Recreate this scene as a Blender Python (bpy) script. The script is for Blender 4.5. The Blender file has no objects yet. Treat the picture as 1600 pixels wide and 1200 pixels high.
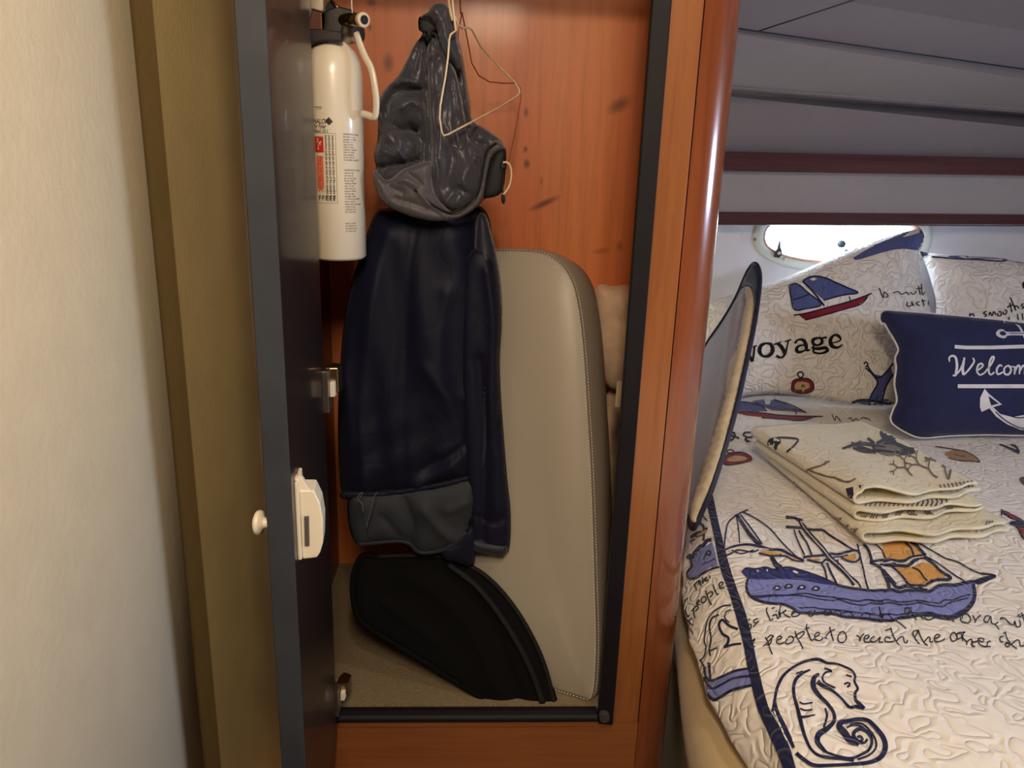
import bpy, bmesh, math, random
import numpy as np
from mathutils import Vector, Matrix
from mathutils.bvhtree import BVHTree
from mathutils.geometry import delaunay_2d_cdt
random.seed(7); np.random.seed(7)
SC = bpy.context.scene
COL = SC.collection

# ------------------------------------------------------------------ camera
FPX = 1202.0
PITCH, ROLL, YAW = math.radians(16.2), math.radians(1.9), math.radians(3.0)
CAM = Vector((0, 0, 1.35))
FW = Vector((math.sin(YAW)*math.cos(PITCH), math.cos(YAW)*math.cos(PITCH), -math.sin(PITCH)))
R0 = Vector((math.cos(YAW), -math.sin(YAW), 0))
U0 = R0.cross(FW)
RC = R0*math.cos(ROLL) + U0*math.sin(ROLL)
UC = U0*math.cos(ROLL) - R0*math.sin(ROLL)
cd = bpy.data.cameras.new('camera'); cam = bpy.data.objects.new('camera', cd); COL.objects.link(cam)
cd.sensor_width = 36; cd.lens = 36*FPX/1600; cd.clip_start = 0.02
M = Matrix((RC, UC, -FW)).transposed().to_4x4(); M.translation = CAM
cam.matrix_world = M
SC.camera = cam

# ------------------------------------------------------------------ light and exposure
SC.view_settings.view_transform = 'Standard'; SC.view_settings.look = 'None'
SC.view_settings.gamma = 1.0; SC.view_settings.use_curve_mapping = False
SC.view_settings.exposure = -0.06
W = bpy.data.worlds.new('world'); SC.world = W; W.use_nodes = True
W.node_tree.nodes['Background'].inputs[0].default_value = (.75, .85, 1, 1)
W.node_tree.nodes['Background'].inputs[1].default_value = 3.0

def light(name, kind, loc, power, col, target=None, size=.1, sizey=None, spread=None, spot=None):
    l = bpy.data.lights.new(name, kind); o = bpy.data.objects.new(name, l); COL.objects.link(o)
    o.location = loc; l.energy = power; l.color = col
    if kind == 'AREA':
        l.size = size
        if sizey: l.shape = 'RECTANGLE'; l.size_y = sizey
        if spread: l.spread = spread
    else:
        l.shadow_soft_size = size
        if spot: l.spot_size, l.spot_blend = spot
    if target is not None:
        o.rotation_euler = (Vector(target)-Vector(loc)).to_track_quat('-Z', 'Y').to_euler()
    return o
WARM = (1, .77, .52)
light('ceiling_lamp_light', 'SPOT', (.03, .02, 1.93), 13, WARM, target=(.05, .75, 1.0), size=.03, spot=(math.radians(160), .5))
light('cabin_lamp_light', 'AREA', (.03, -.36, 1.90), 11, (1, .80, .58), target=(0, .6, .9), size=.25)
light('berth_fill_light', 'SPOT', (.62, .50, 1.90), 13, (1, .84, .64), target=(.72, .85, .7), size=.05, spot=(math.radians(92), .8))  # unseen spot added to brighten the bed foreground
light('porthole_daylight', 'AREA', (1.02, 2.62, 1.30), 80, (.62, .76, 1), target=(1.0, 1.9, 1.02), size=.9, sizey=.35)
light('side_window_daylight', 'AREA', (2.62, .53, 1.32), 34, (.62, .74, 1), target=(1.3, .95, 1.15), size=.6, sizey=.30)

# ------------------------------------------------------------------ projection helpers (photo pixel -> point on a real plane)
def ray(x, y): return FW + RC*((x-800)/FPX) + UC*((600-y)/FPX)
def UY(x, y, v): d = ray(x, y); return CAM + d*((v-CAM.y)/d.y)
def UX(x, y, v): d = ray(x, y); return CAM + d*((v-CAM.x)/d.x)
def UZ(x, y, v): d = ray(x, y); return CAM + d*((v-CAM.z)/d.z)
def UP(x, y, p0, n): d = ray(x, y); return CAM + d*((p0-CAM).dot(n)/d.dot(n))
def V(*a): return Vector(a)

# ------------------------------------------------------------------ materials
def srgb(r, g, b):
    f = lambda c: (c/255/12.92 if c/255 <= .04045 else ((c/255+.055)/1.055)**2.4)
    return (f(r), f(g), f(b), 1)
def newmat(name):
    m = bpy.data.materials.new(name); m.use_nodes = True
    nt = m.node_tree; b = nt.nodes['Principled BSDF']
    return m, nt, b
def nd(nt, t, **k):
    n = nt.nodes.new(t)
    for a, v in k.items(): setattr(n, a, v)
    return n
def coord(nt, scale=(1, 1, 1)):
    g = nd(nt, 'ShaderNodeNewGeometry'); mp = nd(nt, 'ShaderNodeMapping'); mp.inputs['Scale'].default_value = scale
    nt.links.new(g.outputs['Position'], mp.inputs['Vector']); return mp.outputs[0]
def noise(nt, vec, scale, detail=3, rough=.5, dist=0):
    n = nd(nt, 'ShaderNodeTexNoise'); n.inputs['Scale'].default_value = scale; n.inputs['Detail'].default_value = detail
    n.inputs['Roughness'].default_value = rough; n.inputs['Distortion'].default_value = dist
    nt.links.new(vec, n.inputs['Vector']); return n.outputs['Fac']
def ramp(nt, fac, stops):
    r = nd(nt, 'ShaderNodeValToRGB'); e = r.color_ramp.elements
    while len(e) < len(stops): e.new(.5)
    for i, (p, c) in enumerate(stops): e[i].position = p; e[i].color = c
    nt.links.new(fac, r.inputs[0]); return r.outputs[0]
def math_(nt, op, a, b=None, clamp=False):
    n = nd(nt, 'ShaderNodeMath', operation=op); n.use_clamp = clamp
    for i, v in enumerate((a, b)):
        if v is None: continue
        if isinstance(v, (int, float)): n.inputs[i].default_value = v
        else: nt.links.new(v, n.inputs[i])
    return n.outputs[0]
def mix(nt, fac, a, b, mode='MIX'):
    n = nd(nt, 'ShaderNodeMix', data_type='RGBA', blend_type=mode)
    if isinstance(fac, (int, float)): n.inputs[0].default_value = fac
    else: nt.links.new(fac, n.inputs[0])
    for i, v in ((6, a), (7, b)):
        if isinstance(v, tuple): n.inputs[i].default_value = v
        else: nt.links.new(v, n.inputs[i])
    return n.outputs[2]
def bump(nt, b, h, strength=.3, dist=.002):
    n = nd(nt, 'ShaderNodeBump'); n.inputs['Strength'].default_value = strength; n.inputs['Distance'].default_value = dist
    nt.links.new(h, n.inputs['Height']); nt.links.new(n.outputs[0], b.inputs['Normal'])
def plain(name, col, rough=.5, metal=0, var=.12, nscale=30, bs=.15, bd=.0006, bscale=300, sheen=0, coat=0, spec=.5):
    """One colour with slight procedural mottling and a fine bump."""
    m, nt, b = newmat(name); v = coord(nt)
    f = noise(nt, v, nscale, 3)
    d = tuple(c*(1-var) for c in col[:3])+(1,); l = tuple(min(1, c*(1+var)) for c in col[:3])+(1,)
    nt.links.new(ramp(nt, f, [(.3, d), (.7, l)]), b.inputs['Base Color'])
    b.inputs['Roughness'].default_value = rough; b.inputs['Metallic'].default_value = metal
    b.inputs['Sheen Weight'].default_value = sheen; b.inputs['Coat Weight'].default_value = coat
    b.inputs['Specular IOR Level'].default_value = spec
    if bs: bump(nt, b, noise(nt, v, bscale, 2), bs, bd)
    return m
def wood(name, c1, c2, c3, grain=1.0, rough=.3, coat=.5, knots=(), axis='Z'):
    m, nt, b = newmat(name)
    sc = {'Z': (1, 1, .06), 'X': (.06, 1, 1)}[axis]
    v = coord(nt, sc)
    n1 = noise(nt, v, 9*grain, 4, .55, .6); n2 = noise(nt, v, 75*grain, 5, .65, .3); n3 = noise(nt, coord(nt, (1, 1, .5)), 3, 2)
    base = ramp(nt, n1, [(.28, c1), (.52, c2), (.75, c3)])
    fine = ramp(nt, n2, [(.3, (.62, .55, .5, 1)), (.55, (1, 1, 1, 1)), (.8, (1.0, .95, .9, 1))])
    c = mix(nt, .55, base, fine, 'MULTIPLY')
    c = mix(nt, .25, c, ramp(nt, n3, [(.35, (.8, .7, .62, 1)), (.7, (1, 1, 1, 1))]), 'MULTIPLY')
    if knots:
        g = nd(nt, 'ShaderNodeNewGeometry')
        for (kx, kz, rx, rz, sh, dark) in knots:
            mp = nd(nt, 'ShaderNodeMapping'); mp.vector_type = 'TEXTURE'
            mp.inputs['Location'].default_value = (kx, 1.45, kz); mp.inputs['Rotation'].default_value = (0, sh, 0)
            mp.inputs['Scale'].default_value = (rx, 1, rz)
            nt.links.new(g.outputs['Position'], mp.inputs[0])
            ln = nd(nt, 'ShaderNodeVectorMath', operation='LENGTH'); nt.links.new(mp.outputs[0], ln.inputs[0])
            k = math_(nt, 'SUBTRACT', 1.25, ln.outputs['Value'], True)
            k = math_(nt, 'MULTIPLY', k, dark, True)
            c = mix(nt, k, c, (.09, .018, .006, 1))
    nt.links.new(c, b.inputs['Base Color'])
    b.inputs['Roughness'].default_value = rough; b.inputs['Coat Weight'].default_value = coat; b.inputs['Coat Roughness'].default_value = .12
    bump(nt, b, n2, .06, .001)
    return m
def quilted(name, col, rough=.8, scale=32, strength=.8, dist=.0036, var=.03):
    """Cotton with meandering quilting stitches: grooves along the contour lines of a noise."""
    m, nt, b = newmat(name); v = coord(nt)
    n = noise(nt, v, scale, .6, .4, .5)
    s = math_(nt, 'MULTIPLY', n, 4.6); s = math_(nt, 'PINGPONG', s, .5); s = math_(nt, 'MULTIPLY', s, 2.0, True)
    s = math_(nt, 'POWER', s, .42)
    f = noise(nt, v, 700, 2)
    h = math_(nt, 'ADD', s, math_(nt, 'MULTIPLY', f, .04))
    d = tuple(c*(1-var) for c in col[:3])+(1,)
    nt.links.new(ramp(nt, noise(nt, v, 8), [(.3, d), (.7, col)]), b.inputs['Base Color'])
    b.inputs['Roughness'].default_value = rough; b.inputs['Sheen Weight'].default_value = .15
    b.inputs['Specular IOR Level'].default_value = .2
    bump(nt, b, h, strength, dist)
    return m
MT = {}
PX = lambda x, y: UY(x, y, 1.45)
def kn(x, y, rx, rz, sh=0, dark=1.0):
    p = PX(x, y); return (p.x, p.z, rx, rz, sh, dark)
MT['pine'] = wood('honey_pine', srgb(204, 104, 54), srgb(219, 122, 66), srgb(228, 140, 82), .8, .45, .1, knots=(
    kn(607, 98, .010, .016, 0, .75), kn(578, 43, .004, .006, 0, .8), kn(822, 176, .005, .009, 0, .8), kn(821, 233, .004, .006, 0, .9),
    kn(823, 256, .006, .009, 0, .9), kn(850, 318, .030, .0065, -.45, .85), kn(968, 164, .024, .012, -.55, .7), kn(846, 283, .003, .008, 0, .5),
    kn(968, 385, .006, .010, 0, .5), kn(940, 392, .018, .006, -.2, .4), kn(580, 4, .010, .006, 0, .7), kn(700, 300, .006, .010, 0, .5)))
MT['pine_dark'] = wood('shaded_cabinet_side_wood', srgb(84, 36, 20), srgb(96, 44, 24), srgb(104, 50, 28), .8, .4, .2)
MT['cherry'] = wood('varnished_cherry', srgb(140, 86, 48), srgb(158, 98, 54), srgb(170, 110, 62), 1.3, .32, .4)
MT['cherry_post'] = wood('varnished_cherry_round_post', srgb(126, 68, 40), srgb(142, 78, 46), srgb(152, 88, 52), 1.3, .22, .8)
MT['cherry_h'] = wood('varnished_cherry_rail', srgb(132, 78, 44), srgb(150, 90, 50), srgb(160, 100, 56), 1.2, .28, .6, axis='X')
MT['rail_wood'] = wood('dark_red_rail_wood', srgb(78, 46, 50), srgb(92, 55, 58), srgb(104, 64, 66), 1.2, .25, .6, axis='X')
MT['rubber'] = plain('black_rubber', srgb(22, 20, 27), .6, bs=.1, spec=.25)
MT['door_edge'] = plain('slate_blue_edge_band', srgb(50, 54, 62), .6, bs=.05, spec=.3)
MT['door_face'] = plain('dark_brown_laminate', srgb(38, 22, 18), .38, bs=.02, coat=.1, spec=.35)
MT['cream_vinyl'] = plain('cream_headliner_vinyl', srgb(206, 194, 166), .6, bs=.35, bd=.001, bscale=140, var=.03)
MT['olive_vinyl'] = plain('olive_tan_wall_vinyl', srgb(222, 198, 142), .65, bs=.3, bd=.001, bscale=160, var=.06, nscale=12)
MT['olive_gap_shade'] = plain('olive_vinyl_painted_gap_shade', srgb(152, 128, 80), .7, bs=.3, bd=.001, bscale=200, var=.06)  # dark tone paints the shade in the gap beside the padding
MT['hull_vinyl'] = plain('pale_grey_hull_vinyl', srgb(160, 154, 156), .7, bs=.15, bscale=250, var=.02)
MT['ceil_vinyl'] = plain('grey_ceiling_vinyl', srgb(134, 127, 133), .75, bs=.15, bscale=250, var=.02)
MT['hull_bounce_white'] = plain('hull_liner_painted_bounce', srgb(220, 220, 226), .6, bs=.1, var=.01)  # lighter than the other hull panels to paint in window bounce light
MT['cap_grey'] = plain('dark_grey_plastic_cap', srgb(66, 62, 64), .5, bs=0)
MT['fascia_shadow'] = plain('grey_vinyl_painted_shadow', srgb(112, 104, 112), .8, bs=.1)  # darker tone paints the soft shadow line under the fascia
MT['white_gel'] = plain('pale_gelcoat', srgb(214, 208, 190), .5, bs=.05, var=.02)
MT['leather'] = plain('grey_beige_vinyl_leather', srgb(174, 165, 150), .42, bs=.25, bd=.0006, bscale=420, var=.03, nscale=6)
MT['stitch'] = plain('pale_stitching', srgb(226, 220, 206), .7)
MT['black_mesh'] = plain('black_mesh_fabric', srgb(6, 6, 8), .9, bs=.4, bd=.001, bscale=600, spec=.2)
MT['black_trim'] = plain('black_binding_tape', srgb(14, 14, 17), .7, bs=.2, spec=.3)
MT['navy_trim'] = plain('navy_binding_tape', srgb(28, 32, 58), .6, bs=.2)
MT['navy_panel'] = plain('slate_navy_nylon', srgb(26, 30, 50), .6, bs=.25, bd=.0005, bscale=500, sheen=.15)
def creased(name, col, rough, scale=16, strength=.6, dist=.006, sheen=.2):
    m, nt, b = newmat(name); v = coord(nt, (1.3, 1, .7))
    n = noise(nt, v, scale, 2.5, .55, 1.2)
    r = math_(nt, 'ABSOLUTE', math_(nt, 'SUBTRACT', n, .5)); r = math_(nt, 'POWER', math_(nt, 'MULTIPLY', r, 4.0, True), .6)
    n2 = noise(nt, v, 600, 1)
    h = math_(nt, 'ADD', r, math_(nt, 'MULTIPLY', n2, .03))
    d = tuple(c*.85 for c in col[:3])+(1,)
    nt.links.new(ramp(nt, n, [(.3, d), (.7, col)]), b.inputs['Base Color'])
    b.inputs['Roughness'].default_value = rough; b.inputs['Sheen Weight'].default_value = sheen
    b.inputs['Specular IOR Level'].default_value = .5 if sheen > .1 else .28
    bump(nt, b, h, strength, dist); return m
MT['navy_nylon'] = creased('navy_nylon_shell', srgb(17, 21, 44), .6, 9, .22, .004, .02)
MT['hood_nylon'] = creased('charcoal_hood_nylon', srgb(66, 66, 78), .42, 22, .45, .004)
MT['hood_lining'] = creased('grey_brown_lining', srgb(82, 78, 84), .55, 34, .4, .0025)
MT['grey_lining'] = plain('slate_grey_lining', srgb(50, 54, 62), .65, bs=.25, spec=.25)
MT['black'] = plain('near_black_fabric', srgb(14, 14, 20), .7)
MT['ext_white'] = plain('glossy_ivory_enamel', srgb(240, 230, 208), .28, bs=0, var=.01, coat=.4)
MT['red_ink'] = plain('red_label_ink', srgb(206, 52, 40), .5, bs=0)
MT['pink_ink'] = plain('pale_red_label_ink', srgb(226, 120, 92), .5, bs=0)
MT['black_ink'] = plain('dark_label_ink', srgb(46, 36, 34), .5, bs=0)
MT['brass'] = plain('aged_brass', srgb(150, 128, 96), .3, 1.0, bs=.05)
MT['steel'] = plain('brushed_steel', srgb(150, 140, 128), .35, .9, bs=.05)
MT['dark_metal'] = plain('blackened_steel', srgb(40, 36, 36), .4, .5)
MT['plastic_white'] = plain('ivory_plastic', srgb(236, 226, 204), .35, bs=0, var=.01)
MT['plastic_grey'] = plain('grey_plastic_slot', srgb(92, 88, 84), .5, bs=0)
MT['white_wire'] = plain('cream_coated_wire', srgb(228, 206, 172), .4, bs=0)
MT['brown_wire'] = plain('copper_brown_wire', srgb(150, 84, 34), .4, .3, bs=0)
MT['pillow_peach'] = plain('peach_cotton', srgb(232, 200, 170), .8, bs=.3, sheen=.2)
MT['label_cream'] = plain('cream_woven_label', srgb(214, 196, 160), .8, bs=.5, bd=.001, bscale=500)
MT['tan_canvas'] = plain('tan_mattress_cover', srgb(196, 172, 130), .85, bs=.6, bd=.0012, bscale=420, sheen=.25, var=.05)
MT['lavender'] = plain('grey_lavender_lining', srgb(134, 114, 122), .55, bs=.3, bd=.001, bscale=60, sheen=.25)
MT['cream_cloth'] = plain('cream_folded_cloth', srgb(204, 192, 170), .6, bs=.3, bd=.001, bscale=90, sheen=.2)
MT['navy_pillow'] = plain('royal_navy_cotton', srgb(20, 26, 74), .85, bs=.6, bd=.001, bscale=900, sheen=.1)
MT['pillow_print'] = plain('white_pillow_print', srgb(226, 222, 224), .8, bs=.4, bscale=900)
Q = dict(quilt_white=srgb(246, 240, 232), navy=srgb(24, 28, 66), blue=srgb(128, 136, 202), orange=srgb(222, 164, 84),
         ink=srgb(20, 20, 30), red=srgb(140, 36, 48), darkblue=srgb(34, 42, 110), sail=srgb(88, 98, 152), beige=srgb(206, 176, 132))
for k, c in Q.items(): MT['q_'+k] = quilted('quilted_cotton_'+k, c)
MT['pillow_quilt'] = quilted('quilted_pillow_cotton', Q['quilt_white'], scale=34, strength=.8, dist=.0048)
MT['f_white'] = quilted('folded_quilt_cream', srgb(230, 220, 192), scale=34, strength=.6, dist=.0025)
for k, c in dict(ink=srgb(40, 42, 58), coral=srgb(112, 96, 84), tan=srgb(176, 128, 76), grey=srgb(126, 118, 106)).items():
    MT['f_'+k] = quilted('folded_quilt_print_'+k, c, scale=34, strength=.5, dist=.002)
MT['binding'] = plain('white_quilt_binding', srgb(226, 218, 190), .8, bs=.3)
def carpet():
    m, nt, b = newmat('ribbed_beige_carpet'); v = coord(nt)
    w = nd(nt, 'ShaderNodeTexBrick'); w.inputs['Scale'].default_value = 120; w.inputs['Mortar Size'].default_value = .028
    w.inputs['Color1'].default_value = srgb(150, 134, 106); w.inputs['Color2'].default_value = srgb(132, 116, 88); w.inputs['Mortar'].default_value = srgb(96, 80, 58)
    nt.links.new(v, w.inputs['Vector']); nt.links.new(w.outputs['Color'], b.inputs['Base Color']); b.inputs['Roughness'].default_value = .95
    bump(nt, b, w.outputs['Fac'], -.6, .002); return m
MT['carpet'] = carpet()
def glassmat():
    m, nt, b = newmat('clear_glass'); b.inputs['Transmission Weight'].default_value = 1; b.inputs['Roughness'].default_value = 0
    b.inputs['Base Color'].default_value = (1, 1, 1, 1); b.inputs['IOR'].default_value = 1.1; return m
MT['glass'] = glassmat()

# ------------------------------------------------------------------ object helpers
def tag(o, label=None, cat=None, group=None, kind=None):
    if label: o['label'] = label
    if cat: o['category'] = cat
    if group: o['group'] = group
    if kind: o['kind'] = kind
    return o
def empty(name, loc, label, cat, group=None):
    o = bpy.data.objects.new(name, None); COL.objects.link(o); o.location = loc; o.empty_display_size = .05
    bpy.context.view_layer.update()
    return tag(o, label, cat, group)
def world_of(o):
    return o.matrix_basis if o.parent is None else world_of(o.parent) @ o.matrix_parent_inverse @ o.matrix_basis
def link(name, me, mats, parent=None, smooth=True):
    o = bpy.data.objects.new(name, me); COL.objects.link(o)
    for m in (mats if isinstance(mats, (list, tuple)) else [mats]): me.materials.append(MT[m] if isinstance(m, str) else m)
    if smooth:
        for p in me.polygons: p.use_smooth = True
    if parent is not None:
        o.parent = parent
        o.matrix_parent_inverse = world_of(parent).inverted()
    return o
def pmesh(name, vs, fs, mats, parent=None, smooth=True, mi=None):
    me = bpy.data.meshes.new(name); me.from_pydata([tuple(v) for v in vs], [], fs)
    o = link(name, me, mats, parent, smooth)
    if mi is not None:
        for p, i in zip(me.polygons, mi): p.material_index = i
    me.update(); return o
def fixn(o):
    bm = bmesh.new(); bm.from_mesh(o.data); bmesh.ops.recalc_face_normals(bm, faces=bm.faces); bm.to_mesh(o.data); bm.free(); return o
def bevel(o, w, seg=2, ang=40):
    m = o.modifiers.new('b', 'BEVEL'); m.width = w; m.segments = seg; m.limit_method = 'ANGLE'; m.angle_limit = math.radians(ang)
    for p in o.data.polygons: p.use_smooth = False
    try:
        m.harden_normals = False
    except Exception: pass
    return o
def prism(name, poly, z0, z1, mat, parent=None, bv=0, axis='Z'):
    """Extrude a polygon. axis Z: (x,y) up; axis Y: (x,z) along y."""
    n = len(poly)
    f = (lambda a, b, c: (a, b, c)) if axis == 'Z' else ((lambda a, b, c: (a, c, b)) if axis == 'Y' else (lambda a, b, c: (c, a, b)))
    vs = [f(a, b, z0) for a, b in poly] + [f(a, b, z1) for a, b in poly]
    fs = [tuple(range(n-1, -1, -1)), tuple(range(n, 2*n))] + [(i, (i+1) % n, n+(i+1) % n, n+i) for i in range(n)]
    o = fixn(pmesh(name, vs, fs, mat, parent, False))
    if bv: bevel(o, bv)
    return o
def box(name, x0, x1, y0, y1, z0, z1, mat, parent=None, bv=0):
    return prism(name, [(x0, y0), (x1, y0), (x1, y1), (x0, y1)], z0, z1, mat, parent, bv)
def spline(pts, per=8, closed=False):
    pts = [Vector(p) if len(p) == 3 else Vector((p[0], p[1], 0)) for p in pts]
    n = len(pts)
    if n < 3 and not closed:
        return [pts[0].lerp(pts[-1], i/per) for i in range(per+1)]
    out = []
    rng = range(n) if closed else range(n-1)
    for i in rng:
        g = (lambda k: pts[k % n]) if closed else (lambda k: pts[max(0, min(n-1, k))])
        p0, p1, p2, p3 = g(i-1), g(i), g(i+1), g(i+2)
        for s in range(per):
            t = s/per
            out.append(.5*((2*p1)+(p2-p0)*t+(2*p0-5*p1+4*p2-p3)*t*t+(3*p1-p0-3*p2+p3)*t**3))
    if not closed: out.append(pts[-1])
    return out
def tube_geo(pts, r, seg=8, closed=False, flat=None):
    pts = [Vector(p) for p in pts]; n = len(pts); vs = []; fs = []
    nrm = None
    for i, p in enumerate(pts):
        a = pts[(i-1) % n] if (closed or i > 0) else p; b = pts[(i+1) % n] if (closed or i < n-1) else p
        t = (b-a).normalized()
        if nrm is None: nrm = t.orthogonal().normalized() if flat is None else (Vector(flat)-t*Vector(flat).dot(t)).normalized()
        else: nrm = (nrm-t*nrm.dot(t)).normalized()
        bn = t.cross(nrm)
        rr = r[i] if isinstance(r, (list, tuple)) and not isinstance(r, tuple) else r
        ra, rb = (rr if isinstance(rr, tuple) else (rr, rr))
        for k in range(seg):
            th = 2*math.pi*k/seg; vs.append(p+nrm*math.cos(th)*ra+bn*math.sin(th)*rb)
    m = n if closed else n-1
    for i in range(m):
        for k in range(seg):
            a, b = i*seg+k, i*seg+(k+1) % seg; j = ((i+1) % n)*seg
            fs.append((a, b, j+(k+1) % seg, j+k))
    if not closed:
        fs.append(tuple(range(seg-1, -1, -1))); fs.append(tuple(range((n-1)*seg, n*seg)))
    return vs, fs
def tube(name, pts, r, mat, parent=None, seg=8, closed=False, flat=None):
    vs, fs = tube_geo(pts, r, seg, closed, flat); return fixn(pmesh(name, vs, fs, mat, parent))
def lathe(name, prof, origin, axis, mat, parent=None, seg=40, closedends=True):
    """prof: (radius, distance along axis)."""
    ax = Vector(axis).normalized(); u = ax.orthogonal().normalized(); w = ax.cross(u); o = Vector(origin)
    vs = []; fs = []
    for r, h in prof:
        for k in range(seg):
            t = 2*math.pi*k/seg; vs.append(o+ax*h+(u*math.cos(t)+w*math.sin(t))*max(r, 1e-5))
    for i in range(len(prof)-1):
        for k in range(seg): fs.append((i*seg+k, i*seg+(k+1) % seg, (i+1)*seg+(k+1) % seg, (i+1)*seg+k))
    if closedends: fs.append(tuple(range(seg-1, -1, -1))); fs.append(tuple(range((len(prof)-1)*seg, len(prof)*seg)))
    ob = fixn(pmesh(name, vs, fs, mat, parent))
    ob.data.set_sharp_from_angle(angle=math.radians(50)) if hasattr(ob.data, 'set_sharp_from_angle') else None
    return ob

def seg_dist(P, poly, closed=True):
    P = np.asarray(P, float); A = np.asarray([(p[0], p[1]) for p in poly], float)
    B = np.roll(A, -1, 0) if closed else A[1:]
    if not closed: A = A[:-1]
    best = np.full(len(P), 1e9)
    for a, b in zip(A, B):
        d = b-a; L = d@d
        t = np.clip(((P-a)@d)/L, 0, 1) if L > 1e-9 else np.zeros(len(P))
        q = a+t[:, None]*d; best = np.minimum(best, np.hypot(*(P-q).T))
    return best
def inside(P, poly):
    P = np.asarray(P, float); x, y = P[:, 0], P[:, 1]; c = np.zeros(len(P), bool); n = len(poly)
    for i in range(n):
        x0, y0 = poly[i][0], poly[i][1]; x1, y1 = poly[(i+1) % n][0], poly[(i+1) % n][1]
        if y0 == y1: continue
        c ^= ((y0 > y) != (y1 > y)) & (x < (x1-x0)*(y-y0)/(y1-y0)+x0)
    return c
def densify(poly, d, closed=True):
    out = []; n = len(poly)
    for i in range(n if closed else n-1):
        a = Vector((poly[i][0], poly[i][1])); b = Vector((poly[(i+1) % n][0], poly[(i+1) % n][1]))
        k = max(1, int((b-a).length/d+.5))
        out += [tuple(a.lerp(b, j/k)) for j in range(k)]
    if not closed: out.append((poly[-1][0], poly[-1][1]))
    return out
def triangulate(outline, step):
    b = densify(outline, step)
    xs = [p[0] for p in b]; ys = [p[1] for p in b]
    gx = np.arange(min(xs)+step*.5, max(xs), step); gy = np.arange(min(ys)+step*.5, max(ys), step*.87)
    G = np.array([(x+(step/2 if j % 2 else 0), y) for j, y in enumerate(gy) for x in gx]) if len(gx) and len(gy) else np.zeros((0, 2))
    if len(G):
        G = G[inside(G, b)]
        if len(G): G = G[seg_dist(G, b) > step*.5]
    pts = [Vector(p) for p in b]+[Vector(p) for p in G]
    n = len(b)
    r = delaunay_2d_cdt(pts, [(i, (i+1) % n) for i in range(n)], [list(range(n))], 1, 1e-4)
    return r[0], r[2]
def blob(name, outline, p0, n, T, R, mat, parent=None, folds=(), step=5, Tb=None, smooth_out=True, fn=None, per=4, power=.5):
    """A padded cloth shape: outline on the plane (p0, n); n points to the viewer's side. Front bulges by T, back by Tb."""
    n = Vector(n).normalized()
    ol = [(p.x, p.y) for p in spline(outline, per, True)] if smooth_out else outline
    P, F = triangulate(ol, step)
    A = np.array([(p.x, p.y) for p in P])
    d = seg_dist(A, ol)
    prof = np.power(np.clip(1-(1-np.clip(d/R, 0, 1))**2, 0, 1), power)
    h = T*prof
    edge = np.clip(d/12, 0, 1)
    for pts, w, amp in folds:
        sp = [(q.x, q.y) for q in spline(pts, 4)]
        dd = seg_dist(A, sp, False); h = h+amp*np.exp(-(dd/w)**1.35)*edge
    if fn is not None: h = h+fn(A)*edge
    Tb = T if Tb is None else Tb
    hb = Tb*prof
    vs = []; fmap = []; bmap = []
    for i, p in enumerate(A):
        q = UP(p[0], p[1], p0, n)
        if d[i] < 1e-3:
            vs.append(q); fmap.append(len(vs)-1); bmap.append(len(vs)-1)
        else:
            vs.append(q+n*h[i]); fmap.append(len(vs)-1); vs.append(q-n*max(hb[i], .0012)); bmap.append(len(vs)-1)
    fs = [tuple(fmap[k] for k in f) for f in F]+[tuple(bmap[k] for k in reversed(f)) for f in F]
    o = pmesh(name, vs, fs, mat, parent)
    nn = (o.data.polygons[0].normal).dot(n)
    fixn(o)
    return o

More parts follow.
